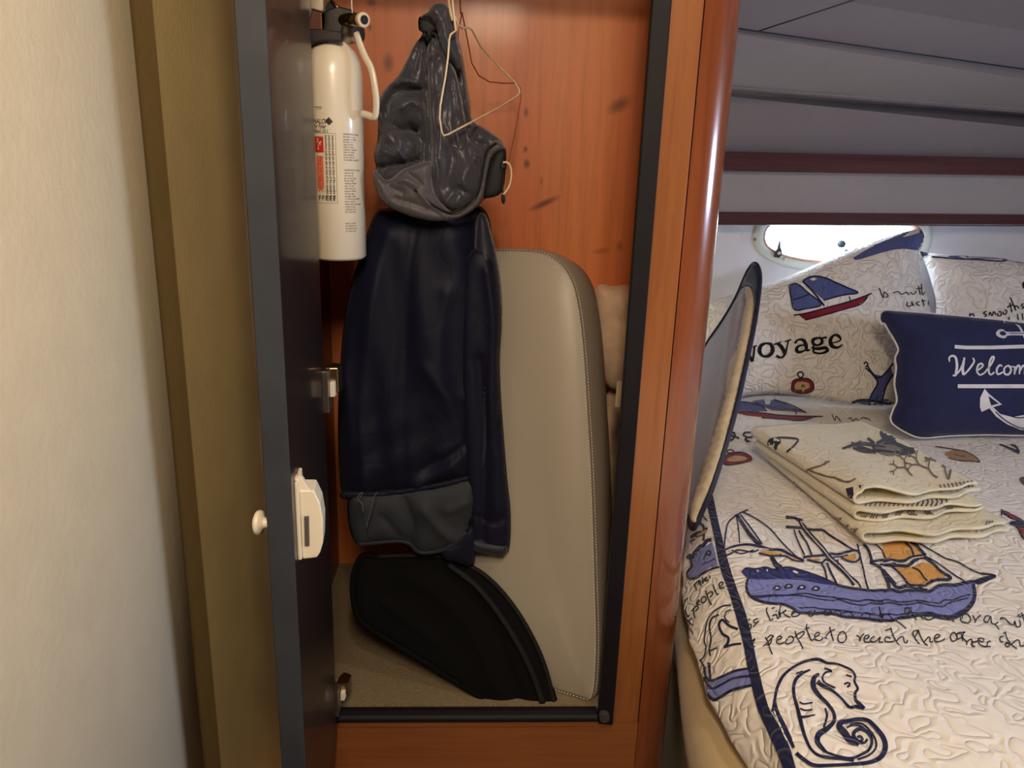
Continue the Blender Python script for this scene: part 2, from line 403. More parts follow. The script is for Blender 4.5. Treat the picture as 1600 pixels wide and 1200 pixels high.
# prints: strokes and fills traced on a surface, welded into that surface's own mesh
class Print:
    def __init__(s, obj):
        s.o = obj; bm = bmesh.new(); bm.from_mesh(obj.data); bm.transform(obj.matrix_basis if obj.parent is None else Matrix())
        s.bvh = BVHTree.FromBMesh(bm); bm.free(); s.vs = []; s.fs = []; s.mi = []; s.mats = []; s.lay = 0
    def hit(s, x, y, off):
        d = ray(x, y).normalized(); loc, n, i, dist = s.bvh.ray_cast(CAM, d)
        if loc is None: return None
        if n.dot(d) > 0: n = -n
        return loc+n*off
    def _mat(s, m):
        if m not in s.mats: s.mats.append(m)
        return s.mats.index(m)
    def add(s, pts, faces, mat, off):
        k = s._mat(mat); base = len(s.vs); idx = {}
        H = [s.hit(p[0], p[1], off) for p in pts]
        for i, h in enumerate(H):
            if h is not None: idx[i] = len(s.vs); s.vs.append(h)
        for f in faces:
            if all(i in idx for i in f):
                c = [H[i] for i in f]
                if max((c[a]-c[b]).length for a in range(len(c)) for b in range(a)) < .06:
                    s.fs.append(tuple(idx[i] for i in f)); s.mi.append(k)
    def fill(s, poly, mat, smooth=False, off=.0007, step=6):
        if smooth: poly = [(p.x, p.y) for p in spline(poly, 4, True)]
        P, F = triangulate(poly, step); s.add([(p.x, p.y) for p in P], F, mat, off)
    def line(s, pts, w, mat, off=.0013, per=5, closed=False, straight=False):
        sp = [(p.x, p.y) for p in spline(pts, per, closed)] if not straight else densify(pts, 5, closed)
        sp = densify(sp, 5, closed); n = len(sp)
        if closed: sp.append(sp[0]); n += 1
        W_ = w if isinstance(w, (list, tuple)) else (w, w)
        W_ = [q*{'q_navy': 1.25, 'f_coral': 1.7, 'f_ink': 1.6}.get(mat, 1) for q in W_]
        quad = []
        for i, p in enumerate(sp):
            a = Vector(sp[max(0, i-1)]); b = Vector(sp[min(n-1, i+1)])
            if closed and i in (0, n-1): a = Vector(sp[-2]); b = Vector(sp[1])
            t = (b-a)
            if t.length < 1e-6: t = Vector((1, 0))
            t.normalize(); nn = Vector((-t.y, t.x)); f = i/max(1, n-1)*(len(W_)-1); k = min(len(W_)-2, int(f))
            ww = (W_[k]*(1-(f-k))+W_[k+1]*(f-k))/2
            quad += [(p[0]+nn.x*ww, p[1]+nn.y*ww), (p[0]-nn.x*ww, p[1]-nn.y*ww)]
        s.add(quad, [(2*i, 2*i+1, 2*i+3, 2*i+2) for i in range(n-1)], mat, off)
    def done(s):
        me = s.o.data; n0 = len(me.materials)
        for m in s.mats: me.materials.append(MT[m])
        bm = bmesh.new(); bm.from_mesh(me)
        if s.vs:
            inv = Matrix() if s.o.parent is not None else s.o.matrix_basis.inverted()
            bv = [bm.verts.new(inv @ v) for v in s.vs]
            for f, k in zip(s.fs, s.mi):
                try: fc = bm.faces.new([bv[i] for i in f])
                except ValueError: continue
                fc.material_index = n0+k; fc.smooth = True
                fc.normal_update()
                if fc.normal.dot(CAM-fc.calc_center_median()) < 0: fc.normal_flip()
        bm.to_mesh(me); bm.free(); me.update()
def interp(tab, x):
    xs, ys = zip(*tab); return float(np.interp(x, xs, ys))
# ================================================================== SETTING
S = dict(kind='structure')
def st(o): o['kind'] = 'structure'; return o
# floor and outer shell
st(box('floor', -.6, 2.6, -1.6, 2.4, -.03, 0, 'carpet'))
st(box('wall_rear', -.6, 2.6, -1.64, -1.6, 0, 2.3, 'hull_vinyl'))
# sloping ceiling
def ceil_z(y): return 2.05 - .10*y if y < 1 else 1.95
SEAM_L = UY(1100, 36.5, 1.70); SEAM_R = UY(1800, 136, 2.12)
SH_L = UY(1100, 136.6, 1.97); SH_R = UY(1800, 189, 2.17)
cz = 2.0
vs = [(-.62, -1.62, cz), (2.65, -1.62, cz), (2.65, .75, cz), (-.62, .75, cz), tuple(SEAM_L+(SEAM_L-SEAM_R)*1.0), tuple(SEAM_R+(SEAM_R-SEAM_L)*1.3)]
vs2 = [(x, y, z+.03) for x, y, z in vs]
st(fixn(pmesh('ceiling', vs+vs2, [(0, 1, 2, 3), (3, 2, 5, 4), (9, 8, 7, 6), (10, 11, 8, 9), (0, 6, 7, 1), (1, 7, 8, 2), (2, 8, 11, 5), (5, 11, 10, 4), (4, 10, 9, 3), (3, 9, 6, 0)], 'ceil_vinyl', smooth=False)))
# thin dark joint in the ceiling lining
ja = UY(1184, 48, SEAM_L.y+.06); 
def on_ceiling(x, y):
    a = Vector(vs[3]); b = Vector(vs[2]); c = Vector(vs[4]); n = (b-a).cross(c-a).normalized(); return UP(x, y, a, n)
j0, j1 = on_ceiling(1186, 48), on_ceiling(1345, -4)
st(tube('trim_1', [j0+V(0, 0, -.0005), j1+V(0, 0, -.0005)], .0012, 'door_edge', seg=6))
st(tube('trim_10', [SEAM_L+(SEAM_L-SEAM_R)*.4+V(0, -.001, -.001), SEAM_R+V(0, -.001, -.001)], .0016, 'door_edge', seg=6))
# left bulkhead: olive panel, strip darkened for the shaded gap, padded cream panel
st(box('wall_left', -.335, -.288, .70, 2.3, 0, 2.02, 'olive_vinyl'))
st(prism('wall_left_shade_strip', [(-.312, .7045), (-.2872, .7045), (-.2870, .753), (-.2885, .756), (-.30, .756)], 0, 2.0, 'olive_gap_shade'))
prof = [(-.62, -1.6), (-.255, -1.6), (-.255, .20), (-.255, .28), (-.2555, .36), (-.2575, .44), (-.261, .51), (-.266, .58), (-.273, .64), (-.281, .685), (-.2872, .702), (-.31, .704)]
P_ = [prof[1]]+[(p.x, p.y) for p in spline(prof[2:], 4)]
st(prism('wall_left_padding', [prof[0]]+P_+[(-.62, .704)], 0, 2.0, 'cream_vinyl'))
for p in bpy.data.objects['wall_left_padding'].data.polygons: p.use_smooth = len(p.vertices) == 4
# closet shell
CZ = .532
st(box('wall_closet_back', -.287, .34, 1.45, 1.47, .45, 1.82, 'pine'))
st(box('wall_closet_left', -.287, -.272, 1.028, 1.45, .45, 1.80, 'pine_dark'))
st(box('wall_closet_right', .298, .326, 1.06, 1.45, .0, 1.82, 'cherry'))
st(box('closet_floor', -.272, .298, 1.015, 1.45, CZ-.02, CZ, 'carpet')); bpy.data.objects['closet_floor'].name = 'floor_closet'
st(box('ceiling_closet', -.272, .298, 1.028, 1.45, 1.80, 1.82, 'pine'))
# locker front: bottom panel, bevel lip, header, stiles, round corner post
st(box('wall_locker_front', -.287, .268, 1.0, 1.026, 0, .509, 'cherry_h'))
st(box('trim_3', -.197, .2265, .9975, 1.0, .5045, .5135, 'cherry_h', bv=.001))
st(box('trim_4', -.287, .268, 1.0, 1.026, 1.717, 1.90, 'cherry_h'))
st(box('trim_5', .2265, .2675, 1.0, 1.026, .509, 1.72, 'cherry', bv=.0015))
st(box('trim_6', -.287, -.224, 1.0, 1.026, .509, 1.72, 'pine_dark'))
arc = [(.2688, 1.0)]
r_ = .054
for i in range(13):
    a = math.pi/2*i/12; arc.append((.326-r_+r_*math.sin(a), 1.0+r_-r_*math.cos(a)))
arc += [(.326, 1.12), (.30, 1.12), (.30, 1.062), (.2688, 1.03)]
post = st(prism('trim_7', arc, 0, 1.93, 'cherry_post'))
for p in post.data.polygons: p.use_smooth = len(p.vertices) == 4
post.data.set_sharp_from_angle(angle=math.radians(35)) if hasattr(post.data, 'set_sharp_from_angle') else None
# thin cream base panel seen below beside the bed
# rubber gasket of the opening
g = tag(empty('rubber_gasket', (.21, 1.0, CZ), 'black rubber seal strip lining the right and bottom edges of the locker opening', 'seal'), None)
fixn(prism('side_strip', [(.2035, .994), (.2265, .991), (.2265, 1.012), (.2050, 1.012)], .5125, 1.72, 'rubber', g, .0015))
zt_, zb_ = UY(740, 1103.5, 1.014).z, UY(740, 1129, .992).z
o = prism('bottom_strip', [(.992, zb_), (1.0144, zb_), (1.0144, zt_), (1.004, zt_+.0005), (.996, zt_-.002), (.992, zt_-.006)], -.2, .2035, 'rubber', g, .002, axis='X')
c0 = UY(944, 1119, .990)
lathe('corner_cap', [(.0, -.006), (.0075, -.006), (.0085, -.003), (.0085, .004)], c0, (0, 1, 0), 'cap_grey', g, 24)
# hanging rail above the picture that carries the hangers
tube('closet_rail', [V(-.272, 1.162, 1.667), V(.298, 1.162, 1.667)], .009, 'steel')
tag(bpy.data.objects['closet_rail'], 'steel clothes rail at the top of the locker', 'rail')

# hull side above the bed
def lineband(name, top, bot, mat, thick=.02, bv=0, out=0):
    """band between two lines given as (left px, right px, Y left, Y right)."""
    (ax, ay), (bx, by), y0, y1 = top; (cx, cy), (dx, dy), y2, y3 = bot
    def ex(a, b, ya, yb):
        s = (b[1]-a[1])/(b[0]-a[0]); xl, xr = 1075, 1800
        t = lambda x: ya+(yb-ya)*(x-a[0])/(b[0]-a[0])
        return UY(xl, a[1]+s*(xl-a[0]), t(xl)), UY(xr, a[1]+s*(xr-a[0]), t(xr))
    A, B = ex((ax, ay), (bx, by), y0, y1); C_, D = ex((cx, cy), (dx, dy), y2, y3)
    # long overshoot so the band meets the side walls
    A, B = A+(A-B)*.4, B+(B-A)*.75; C_, D = C_+(C_-D)*.4, D+(D-C_)*.75
    f = V(0, thick, 0)
    vs = [A, B, D, C_, A+f, B+f, D+f, C_+f]
    o = fixn(pmesh(name, vs, [(0, 1, 2, 3), (7, 6, 5, 4), (0, 4, 5, 1), (1, 5, 6, 2), (2, 6, 7, 3), (3, 7, 4, 0)], mat, smooth=False))
    if bv: bevel(o, bv, 3)
    return st(o)
WL = 2.26
lineband('wall_fascia', ((1171, 46), (1600, 107), 1.75, 2.0), ((1161, 139), (1600, 172), 1.99, 2.13), 'hull_vinyl', .02)
lineband('wall_fascia_edge', ((1161, 139), (1600, 172), 1.99, 2.13), ((1160, 147), (1600, 180), 2.06, 2.18), 'fascia_shadow', .02)  # thin band carrying the painted shadow line
lineband('wall_locker_panel', ((1160, 140), (1600, 174), 2.12, 2.24), ((1150, 243), (1600, 254), 2.19, 2.20), 'ceil_vinyl', .02)
lineband('trim_8', ((1150, 237), (1600, 247), 2.18, 2.18), ((1148, 268), (1600, 275), 2.155, 2.155), 'rail_wood', .04, .006)
lineband('wall_lower_panel', ((1148, 266), (1600, 272), 2.19, 2.19), ((1141, 333), (1600, 337), 2.19, 2.19), 'hull_vinyl', .02)
lineband('trim_9', ((1141, 331), (1600, 335), 2.175, 2.175), ((1137, 352), (1600, 354), 2.16, 2.16), 'rail_wood', .05, .006)
# back wall with an oval hole for the porthole
cL, cR = UY(1187, 385, WL), UY(1442, 385, WL)
pcx = (cL.x+cR.x)/2; pcz = UY(1310, 371, WL).z; ra = (cR.x-cL.x)/2; rb = .083
def oval(t, a, b, e=2.4):
    c, s_ = math.cos(t), math.sin(t); return a*math.copysign(abs(c)**(2/e), c), b*math.copysign(abs(s_)**(2/e), s_)
N = 64
x0, x1, z0, z1 = .3, 2.62, 0.0, 2.08
vs = []; fs = []
for yy in (WL, WL+.02):
    for i in range(N):
        t = 2*math.pi*(i+.5)/N
        ox, oz = oval(t, ra, rb); vs.append((pcx+ox, yy, pcz+oz))
    for i in range(N):
        t = 2*math.pi*(i+.5)/N; c, s_ = math.cos(t), math.sin(t)
        hx, hz = (x1-pcx if c > 0 else pcx-x0), (z1-pcz if s_ > 0 else pcz-z0)
        k = min(1/abs(c) if abs(c) > 1e-9 else 1e9, 1/abs(s_)); vs.append((pcx+c*k*hx, yy, pcz+s_*k*hz))
for i in range(N):
    j = (i+1) % N
    fs.append((i, j, N+j, N+i)); fs.append((2*N+i, 3*N+i, 3*N+j, 2*N+j)); fs.append((i, 2*N+i, 2*N+j, j)); fs.append((N+i, N+j, 3*N+j, 3*N+i))
st(fixn(pmesh('wall_back', vs, fs, 'hull_bounce_white', smooth=False)))
st(box('ceiling_light_block', -.66, 2.7, -1.66, 2.5, 2.06, 2.10, 'white_gel'))  # unseen outer shell added to stop light leaking in above the fascia
st(box('wall_outer', -.66, .31, 1.9, 1.95, 0, 2.06, 'white_gel'))
# porthole
win = st(empty('window_1', (pcx, WL, pcz), None, None)); 
def ovalpts(a, b, y, n=72, e=2.4): return [V(pcx+oval(2*math.pi*i/n, a, b, e)[0], y, pcz+oval(2*math.pi*i/n, a, b, e)[1]) for i in range(n)]
def ringstrip(name, rings, mat, parent):
    n = len(rings[0]); vs = [p for r in rings for p in r]; m = len(rings)
    fs = [(i*n+k, i*n+(k+1) % n, ((i+1) % m)*n+(k+1) % n, ((i+1) % m)*n+k) for i in range(m) for k in range(n)]
    return fixn(pmesh(name, vs, fs, mat, parent))
MT['port_frame'] = plain('pale_aqua_port_frame', srgb(206, 214, 206), .35, bs=0, var=.01)
MT['port_gasket'] = plain('rosewood_port_liner', srgb(190, 140, 118), .4, bs=0)
ringstrip('window_frame', [ovalpts(ra+.022, rb+.020, WL+.002), ovalpts(ra+.022, rb+.020, WL-.006), ovalpts(ra+.018, rb+.016, WL-.010), ovalpts(ra-.002, rb-.002, WL-.010), ovalpts(ra-.006, rb-.006, WL-.006), ovalpts(ra-.006, rb-.006, WL+.002)], 'port_frame', win)
ringstrip('window_liner', [ovalpts(ra-.005, rb-.005, WL-.006), ovalpts(ra-.010, rb-.010, WL-.007), ovalpts(ra-.020, rb-.017, WL+.018), ovalpts(ra-.006, rb-.006, WL+.019)], 'port_gasket', win)
n = 72; pv = ovalpts(ra-.017, rb-.014, WL+.010)+ovalpts(ra-.017, rb-.014, WL+.015)
pane = fixn(pmesh('window_pane', pv, [tuple(range(n)), tuple(range(2*n-1, n-1, -1))]+[(i, (i+1) % n, n+(i+1) % n, n+i) for i in range(n)], 'glass', win, False))
for (sx, sy) in ((1180, 374), (1226, 405), (1290, 413)):
    lathe('frame_screw', [(.0, -.0025), (.0035, -.002), (.0042, 0), (.0042, .004)], UY(sx, sy, WL-.0105), (0, 1, 0), 'steel', win, 16)
def dog(x, y, h):
    q = UY(x, y, WL-.012)
    o = prism('window_latch', [(-.010, -.010), (.004, -.012), (.011, .0), (.008, .010), (.003, .020), (.0015, h), (-.001, h), (-.003, .016), (-.008, .004)], -.008, .004, 'door_edge', win, .001, axis='Y')
    o.data.transform(Matrix.Translation(q)); 
    lathe('latch_screw', [(.0, -.003), (.004, -.002), (.005, 0), (.005, .003)], q+V(.001, -.009, .002), (0, 1, 0), 'port_frame', o, 16)
dog(1215, 396, .036); dog(1320, 402, .024)
lathe('pane_knob', [(.0, -.012), (.008, -.012), (.0105, -.008), (.0105, .0), (.006, .002), (.006, .012)], UY(1314, 381, WL+.005), (0, 1, 0), 'door_edge', win, 24)
# right side wall with a second, larger window outside the picture
yw0, yw1, zw0, zw1 = .26, .80, 1.19, 1.45
for nm, a in (('wall_right', (-1.62, 2.4, 0, zw0)), ('wall_right_top', (-1.62, 2.4, zw1, 2.05)), ('wall_right_front', (-1.62, yw0, zw0, zw1)), ('wall_right_rear', (yw1, 2.4, zw0, zw1))):
    st(box(nm, 2.42, 2.46, a[0], a[1], a[2], a[3], 'hull_vinyl'))
w2 = st(empty('window_2', (2.42, .53, 1.32), None, None))
for a in ((yw0, yw1, zw0, zw0+.015), (yw0, yw1, zw1-.015, zw1), (yw0, yw0+.015, zw0, zw1), (yw1-.015, yw1, zw0, zw1)):
    box('window_frame', 2.41, 2.45, *a, 'port_frame', w2)
st(box('wall_left_rear', -.66, -.62, -1.62, .75, 0, 2.02, 'hull_vinyl'))

# ================================================================== LOCKER DOOR
door = st(empty('door_1', (-.205, .985, .5), None, None))
A, B, C_, D = V(-.178, .62, 0), V(-.1555, .62, 0), V(-.1975, .988, 0), V(-.221, .986, 0)
dz0, dz1 = .50, 1.71
dirn = (C_-B).normalized(); nin = V(-dirn.y, dirn.x, 0) * -1     # toward +X (inner face)
if nin.x < 0: nin = -nin
prism('door_panel', [(A.x+dirn.x*.0022, A.y+.0022), (B.x+dirn.x*.0022, B.y+.0022), (C_.x, C_.y), (D.x, D.y)], dz0, dz1, 'door_face', door)
prism('edge_band', [(A.x, A.y), (B.x, B.y), (B.x+dirn.x*.0022, B.y+.0022), (A.x+dirn.x*.0022, A.y+.0022)], dz0, dz1, 'door_edge', door, .0008)['label'] = 'slate grey edge band'
# knob on the outer face
kp = UY(409, 817, .645); kx = -.1812
kz = kp.z
lathe('door_knob', [(.0045, 0), (.0045, .005), (.006, .007), (.0105, .0085), (.0115, .011), (.0105, .0135), (.006, .0155), (0, .016)], (kx, .645, kz), (-1, .06, 0), 'plastic_white', door, 32)['label'] = 'ivory round knob on outer face'
# ivory push latch on the inner face
lp = B+dirn*.028
lz0 = UY(480, 872, .65).z; lz1 = UY(480, 765, .65).z
def local(a, b): q = lp+dirn*a+nin*b; return (q.x, q.y)
latch = prism('latch', [local(-.006, 0), local(.030, 0), local(.030, .0035), local(-.006, .0035)], lz0+.002, lz1+.010, 'plastic_white', door, .0012)
latch['label'] = 'ivory plastic push latch'
h_ = lz1-lz0
pr = [(0, .0), (0, .020), (.04, .0235), (.25, .026), (.62, .026), (.85, .0225), (.97, .017), (1.0, .003)]
vs = []; fs = []
bodyp = [(lz0+.000, .0035), (lz0+.001, .0165), (lz0+.006, .0195), (lz0+.016, .0225), (lz0+h_*.55, .0235), (lz0+h_*.80, .0215), (lz1-.006, .0185), (lz1-.0005, .0165), (lz1, .0035)]
for a in (-.001, .026):
    for z, b in bodyp: q = lp+dirn*a+nin*b; vs.append((q.x, q.y, z))
nb = len(bodyp); fs = [tuple(range(nb)), tuple(range(2*nb-1, nb-1, -1))]+[(i, (i+1) % nb, nb+(i+1) % nb, nb+i) for i in range(nb)]
bevel(fixn(pmesh('latch_body', vs, fs, 'plastic_white', latch, False)), .0016, 3, 25)
sb = [UY(x, y, lp.y-.0024) for x, y in ((475, 808), (482, 808), (483, 853), (476, 853))]
fixn(pmesh('latch_slot', sb+[q+V(0, .004, 0) for q in sb], [(0, 1, 2, 3), (7, 6, 5, 4), (0, 4, 5, 1), (1, 5, 6, 2), (2, 6, 7, 3), (3, 7, 4, 0)], 'plastic_grey', latch, False))
q0 = lp+nin*.003
fp = [(-.001, lz1-.014), (-.001, lz1+.012), (.004, lz1+.014), (.007, lz1+.010), (.013, lz1-.001), (.013, lz1-.014)]
vs = []
for a in (.0005, .008):
    for b, z in fp: q = lp+dirn*(a)+nin*(b); vs.append((q.x, q.y, z))
m_ = len(fp)
bevel(fixn(pmesh('latch_tab', vs, [tuple(range(m_)), tuple(range(2*m_-1, m_-1, -1))]+[(i, (i+1) % m_, m_+(i+1) % m_, m_+i) for i in range(m_)], 'plastic_white', latch, False)), .001)
# hinges
for (hx, y0_, y1_, ay0, ay1) in ((512, 578, 642, 573, 612), (528, 1075, 1114, 1064, 1082)):
    a = UY(hx, y0_, .975); b = UY(hx, y1_, .975)
    hp = box('hinge', a.x-.006, a.x+.0015, .966, .990, b.z, a.z, 'steel', door, .0006); hp['label'] = 'plated metal hinge'
    c = UY(hx+10, ay0, .99); d = UY(hx+10, ay1, .99)
    prism('hinge_arm', [(c.x-.010, .982), (c.x+.006, .984), (c.x+.008, 1.006), (c.x-.004, 1.012), (c.x-.010, 1.0)], d.z, c.z, 'brass', hp, .0012)
    prism('hinge_knuckle', [(c.x-.004, .975), (c.x+.002, .975), (c.x+.003, .986), (c.x-.004, .986)], d.z-.003, d.z+(c.z-d.z)*.5, 'plastic_white', hp, .001)

# ================================================================== FIRE EXTINGUISHER
ez0, ex, ey, er = 1.2135, -.1885, 1.075, .0378
KE = .956
ext = empty('fire_extinguisher', (ex, ey, ez0), 'small ivory fire extinguisher hung inside the locker behind the open door', 'fire extinguisher')
cyl = lathe('cylinder', [(.0, 0), (er-.004, 0), (er, .004), (er, .248), (er-.002, .262), (er-.008, .275), (er-.018, .286), (.016, .291), (.013, .293), (.0, .293)], (ex, ey, ez0), (0, 0, 1), 'ext_white', ext, 96)
cyl.data.transform(Matrix.Translation((0, 0, ez0)) @ Matrix.Diagonal((1, 1, KE, 1)) @ Matrix.Translation((0, 0, -ez0)))
lathe('neck', [(.0072, .276), (.0072, .298), (.009, .299), (.009, .304)], (ex+.010, ey, ez0), (0, 0, 1), 'ext_white', ext, 24)
E_ = lambda x, y, yy=1.10: UY(x, y, yy-.05)
tube('nozzle', [E_(530, 33, 1.13), E_(545, 31, 1.11), E_(566, 31, 1.085)], .0078, 'brass', ext, 24)
lathe('nozzle_rim', [(.0045, -.004), (.0062, -.0045), (.0086, -.003), (.0088, 0), (.008, .004)], E_(566.5, 31, 1.084), (E_(566, 31, 1.085)-E_(545, 31, 1.11))*-1, 'white_wire', ext, 32)
lathe('nozzle_bore', [(0, -.0035), (.0052, -.0048), (.0052, 0), (0, .001)], E_(566.5, 31, 1.0835), (E_(566, 31, 1.085)-E_(545, 31, 1.11))*-1, 'black', ext, 24)
lathe('pressure_gauge', [(0, -.009), (.010, -.009), (.0125, -.006), (.0125, -.002), (.0105, .001), (.0105, .004), (.0125, .006), (.0125, .012), (0, .012)], E_(549, 52, 1.118), (.9, -.5, 0), 'steel', ext, 32)
vb = prism('valve_body', [(-.022, -.012), (.018, -.012), (.018, .016), (-.002, .020), (-.022, .012)], -.009, .009, 'dark_metal', ext, .002, axis='Y'); vb.data.transform(Matrix.Translation(E_(532, 38, 1.125)))
lv = [E_(x, y, 1.12) for x, y in ((512, 2), (518, 1), (527, 12), (531, 22), (529, 30), (520, 34), (511, 22), (508, 12))]
fixn(pmesh('lever', lv+[q+V(0, .018, 0) for q in lv], [tuple(range(8)), tuple(range(15, 7, -1))]+[(i, (i+1) % 8, 8+(i+1) % 8, 8+i) for i in range(8)], 'black', ext, False))
tube('lever_edge', [E_(517, 1, 1.118), E_(527, 11, 1.118), E_(535, 22, 1.118), E_(540, 27, 1.118)], .002, 'brass', ext, 8)
lv = [E_(x, y, 1.128) for x, y in ((470, 78), (490, 66), (500, 52), (511, 36), (514, 30), (520, 40), (519, 46), (505, 47), (470, 92))]
k_ = len(lv); fixn(pmesh('trigger', lv+[q+V(0, .01, 0) for q in lv], [tuple(range(k_)), tuple(range(2*k_-1, k_-1, -1))]+[(i, (i+1) % k_, k_+(i+1) % k_, k_+i) for i in range(k_)], 'black', ext, False))
lv = [E_(x, y, 1.09) for x, y in ((455, 45), (500, 45), (533, 50), (534, 64), (505, 63), (490, 66), (455, 84))]
k_ = len(lv); bevel(fixn(pmesh('bracket_strap', lv+[q+V(0, .012, 0) for q in lv], [tuple(range(k_)), tuple(range(2*k_-1, k_-1, -1))]+[(i, (i+1) % k_, k_+(i+1) % k_, k_+i) for i in range(k_)], 'dark_metal', ext, False)), .001)['label'] = 'black metal bracket strap'
lv = [E_(x, y, 1.07) for x, y in ((470, -30), (506, -30), (506, 17), (503, 18), (500, 18), (487, 14), (484, 28), (470, 28))]
k_ = len(lv); bevel(fixn(pmesh('bracket_clip', lv+[q+V(0, .010, 0) for q in lv], [tuple(range(k_)), tuple(range(2*k_-1, k_-1, -1))]+[(i, (i+1) % k_, k_+(i+1) % k_, k_+i) for i in range(k_)], 'steel', ext, False)), .0012)
tube('safety_tie', [E_(549, -20, 1.1), E_(549.5, 10, 1.1), E_(551, 24, 1.10)], .0008, 'pillow_print', ext, 6)
hs = spline([E_(557, 52, 1.105), E_(562, 68, 1.10), E_(570, 88, 1.095), E_(580, 108, 1.09), (E_(585, 132, 1.088)), (E_(588, 158, 1.088)), E_(587, 178, 1.09), E_(583, 183, 1.093), E_(575, 180, 1.10), E_(567, 178, 1.108)], 6)
tube('hose_handle', hs, (.0036, .0048), 'ext_white', ext, 10)['label'] = 'ivory looped squeeze handle'
# the printed label wrapped on the cylinder: letters set in rows
def wrap(vs2, a0, z0_):
    """(u,v) in metres -> point on the cylinder; a0 = angle of u=0 measured from facing -Y toward +X."""
    out = []
    for u, v in vs2:
        a = a0+u/er; out.append(V(ex+math.sin(a)*(er+.0003), ey-math.cos(a)*(er+.0003), z0_+v))
    return out
lab_v, lab_f, lab_m = [], [], []
def quadlab(u0, u1, v0, v1, mi, a0=0, z=0):
    nseg = max(1, int(abs(u1-u0)/.003))
    for i in range(nseg):
        ua, ub = u0+(u1-u0)*i/nseg, u0+(u1-u0)*(i+1)/nseg; b = len(lab_v)
        lab_v.extend(wrap([(ua, v0), (ub, v0), (ub, v1), (ua, v1)], a0, z)); lab_f.append((b, b+1, b+2, b+3)); lab_m.append(mi)
FONT = {}
def glyph_text(s, size, bold=False):
    key = (s, size, bold)
    if key in FONT: return FONT[key]
    c = bpy.data.curves.new('t', 'FONT'); c.body = s; c.size = size; c.resolution_u = 3
    if bold: c.offset = size*.018
    o = bpy.data.objects.new('t', c); COL.objects.link(o); dg = bpy.context.evaluated_depsgraph_get()
    me = bpy.data.meshes.new_from_object(o.evaluated_get(dg)); v = [(p.co.x, p.co.y) for p in me.vertices]; f = [tuple(p.vertices) for p in me.polygons]
    bpy.data.objects.remove(o); bpy.data.meshes.remove(me); bpy.data.curves.remove(c); FONT[key] = (v, f); return v, f
def textlab(s, size, u, v, mi, rot=0, bold=False, italic=0, sx=1):
    vv, ff = glyph_text(s, size, bold); b = len(lab_v); c, sn = math.cos(rot), math.sin(rot)
    vv = [((x+y*italic)*sx, y) for x, y in vv]
    lab_v.extend(wrap([(u+x*c-y*sn, v+x*sn+y*c) for x, y in vv], 0, 0)); lab_f.extend([tuple(b+i for i in f) for f in ff]); lab_m.extend([mi]*len(ff))
def uv_of(x, y):
    """pixel on the cylinder -> (u, z)"""
    d = ray(x, y); o = CAM-V(ex, ey, 0); a = d.x**2+d.y**2; b = 2*(o.x*d.x+o.y*d.y); c = o.x**2+o.y**2-er**2
    disc = max(0, b*b-4*a*c)
    t = (-b-math.sqrt(disc))/(2*a); p = CAM+d*t
    return math.atan2(p.x-ex, -(p.y-ey))*er, p.z
ul, zl = uv_of(536, 210); ur, _ = uv_of(563, 210)
words = 'discharge at base of flame from side to side until fire is out replace and recharge after any use keep upright inspect monthly do not test by use'.split()
def para(u0, u1, ya, yb, xpx, rows, mi=2, head=False):
    za, zb = uv_of(xpx, ya)[1], uv_of(xpx, yb)[1]
    lh = (za-zb)/rows; w = u1-u0; k = 0
    for r in range(rows):
        sz = lh*1.0; line = ''
        if head and r == 0: line = 'WARNING: Keep'
        else:
            cw = sz*.50; nmax = int(w/cw)
            while len(line) < nmax-6: line += random.choice(words)+' '
        vv, ff = glyph_text(line.strip(), sz); wd = max(p[0] for p in vv); sx = min(1.0, w/wd)
        textlab(line.strip(), sz, u0, za-(r+.8)*lh, mi, sx=sx)
para(ul, ur, 208, 252, 545, 11, head=True); para(ul, ur, 264, 333, 545, 17, head=True); para(ul, ur, 347, 363, 545, 4)
# left part: heading, red block, vertical band, columns, box row
u0, z0_ = uv_of(494, 210); u1, z1_ = uv_of(505, 210)
def up(x, y): return uv_of(x, y)
for s, x, y, sz in (('HALON', 490, 193, .0085), ('Fyr Fyter', 490, 200, .0068), ('Halon 1211', 491, 207, .0058)):
    u, z = up(x, y); textlab(s, sz, u, z, 2, bold=True, italic=.25, sx=.72)
a, za = up(492, 213); b, _ = up(505, 213); _, zb = up(492, 238)
quadlab(a, b, zb, za, 0)
textlab('f', .014, a+(b-a)*.25, zb+.004, 3, bold=True, italic=.3); textlab('2', .008, a+(b-a)*.15, zb+.012, 3, bold=True)
_, zc = up(492, 243); _, zd = up(497, 295)
quadlab(a+.0015, b-.001, zd, zc, 1)
textlab('FYR FYTER INC', .0072, a+.0040, zc-.001, 0, rot=-math.pi/2, bold=True, sx=.92)
c, _ = up(508, 240); d, _ = up(524, 240)
for j in range(3):
    uu = c+(d-c)*(j+.1)/3
    textlab('instructions pull pin aim at base of fire squeeze lever', .0042, uu, up(510, 211)[1], 2, rot=-math.pi/2, bold=True, sx=.92)
_, z1b = up(510, 208); _, z2b = up(510, 317)
for uu in (d+.0006,): quadlab(uu, uu+.0004, z2b, z1b, 2)
for yy in (208, 298, 317): zz = up(510, yy)[1]; quadlab(a, d+.001, zz-.0003, zz, 2)
for j in range(5):
    uu = a+(d-a)*(.1+.18*j); textlab('F', .0085, uu, up(510, 313)[1], 2, bold=True)
u, z = up(514, 190)
b0 = len(lab_v); lab_v.extend(wrap([(u, z+.0055), (u+.0050, z), (u, z-.0045), (u-.0050, z)], 0, 0)); lab_f.append((b0, b0+1, b0+2, b0+3)); lab_m.append(2)
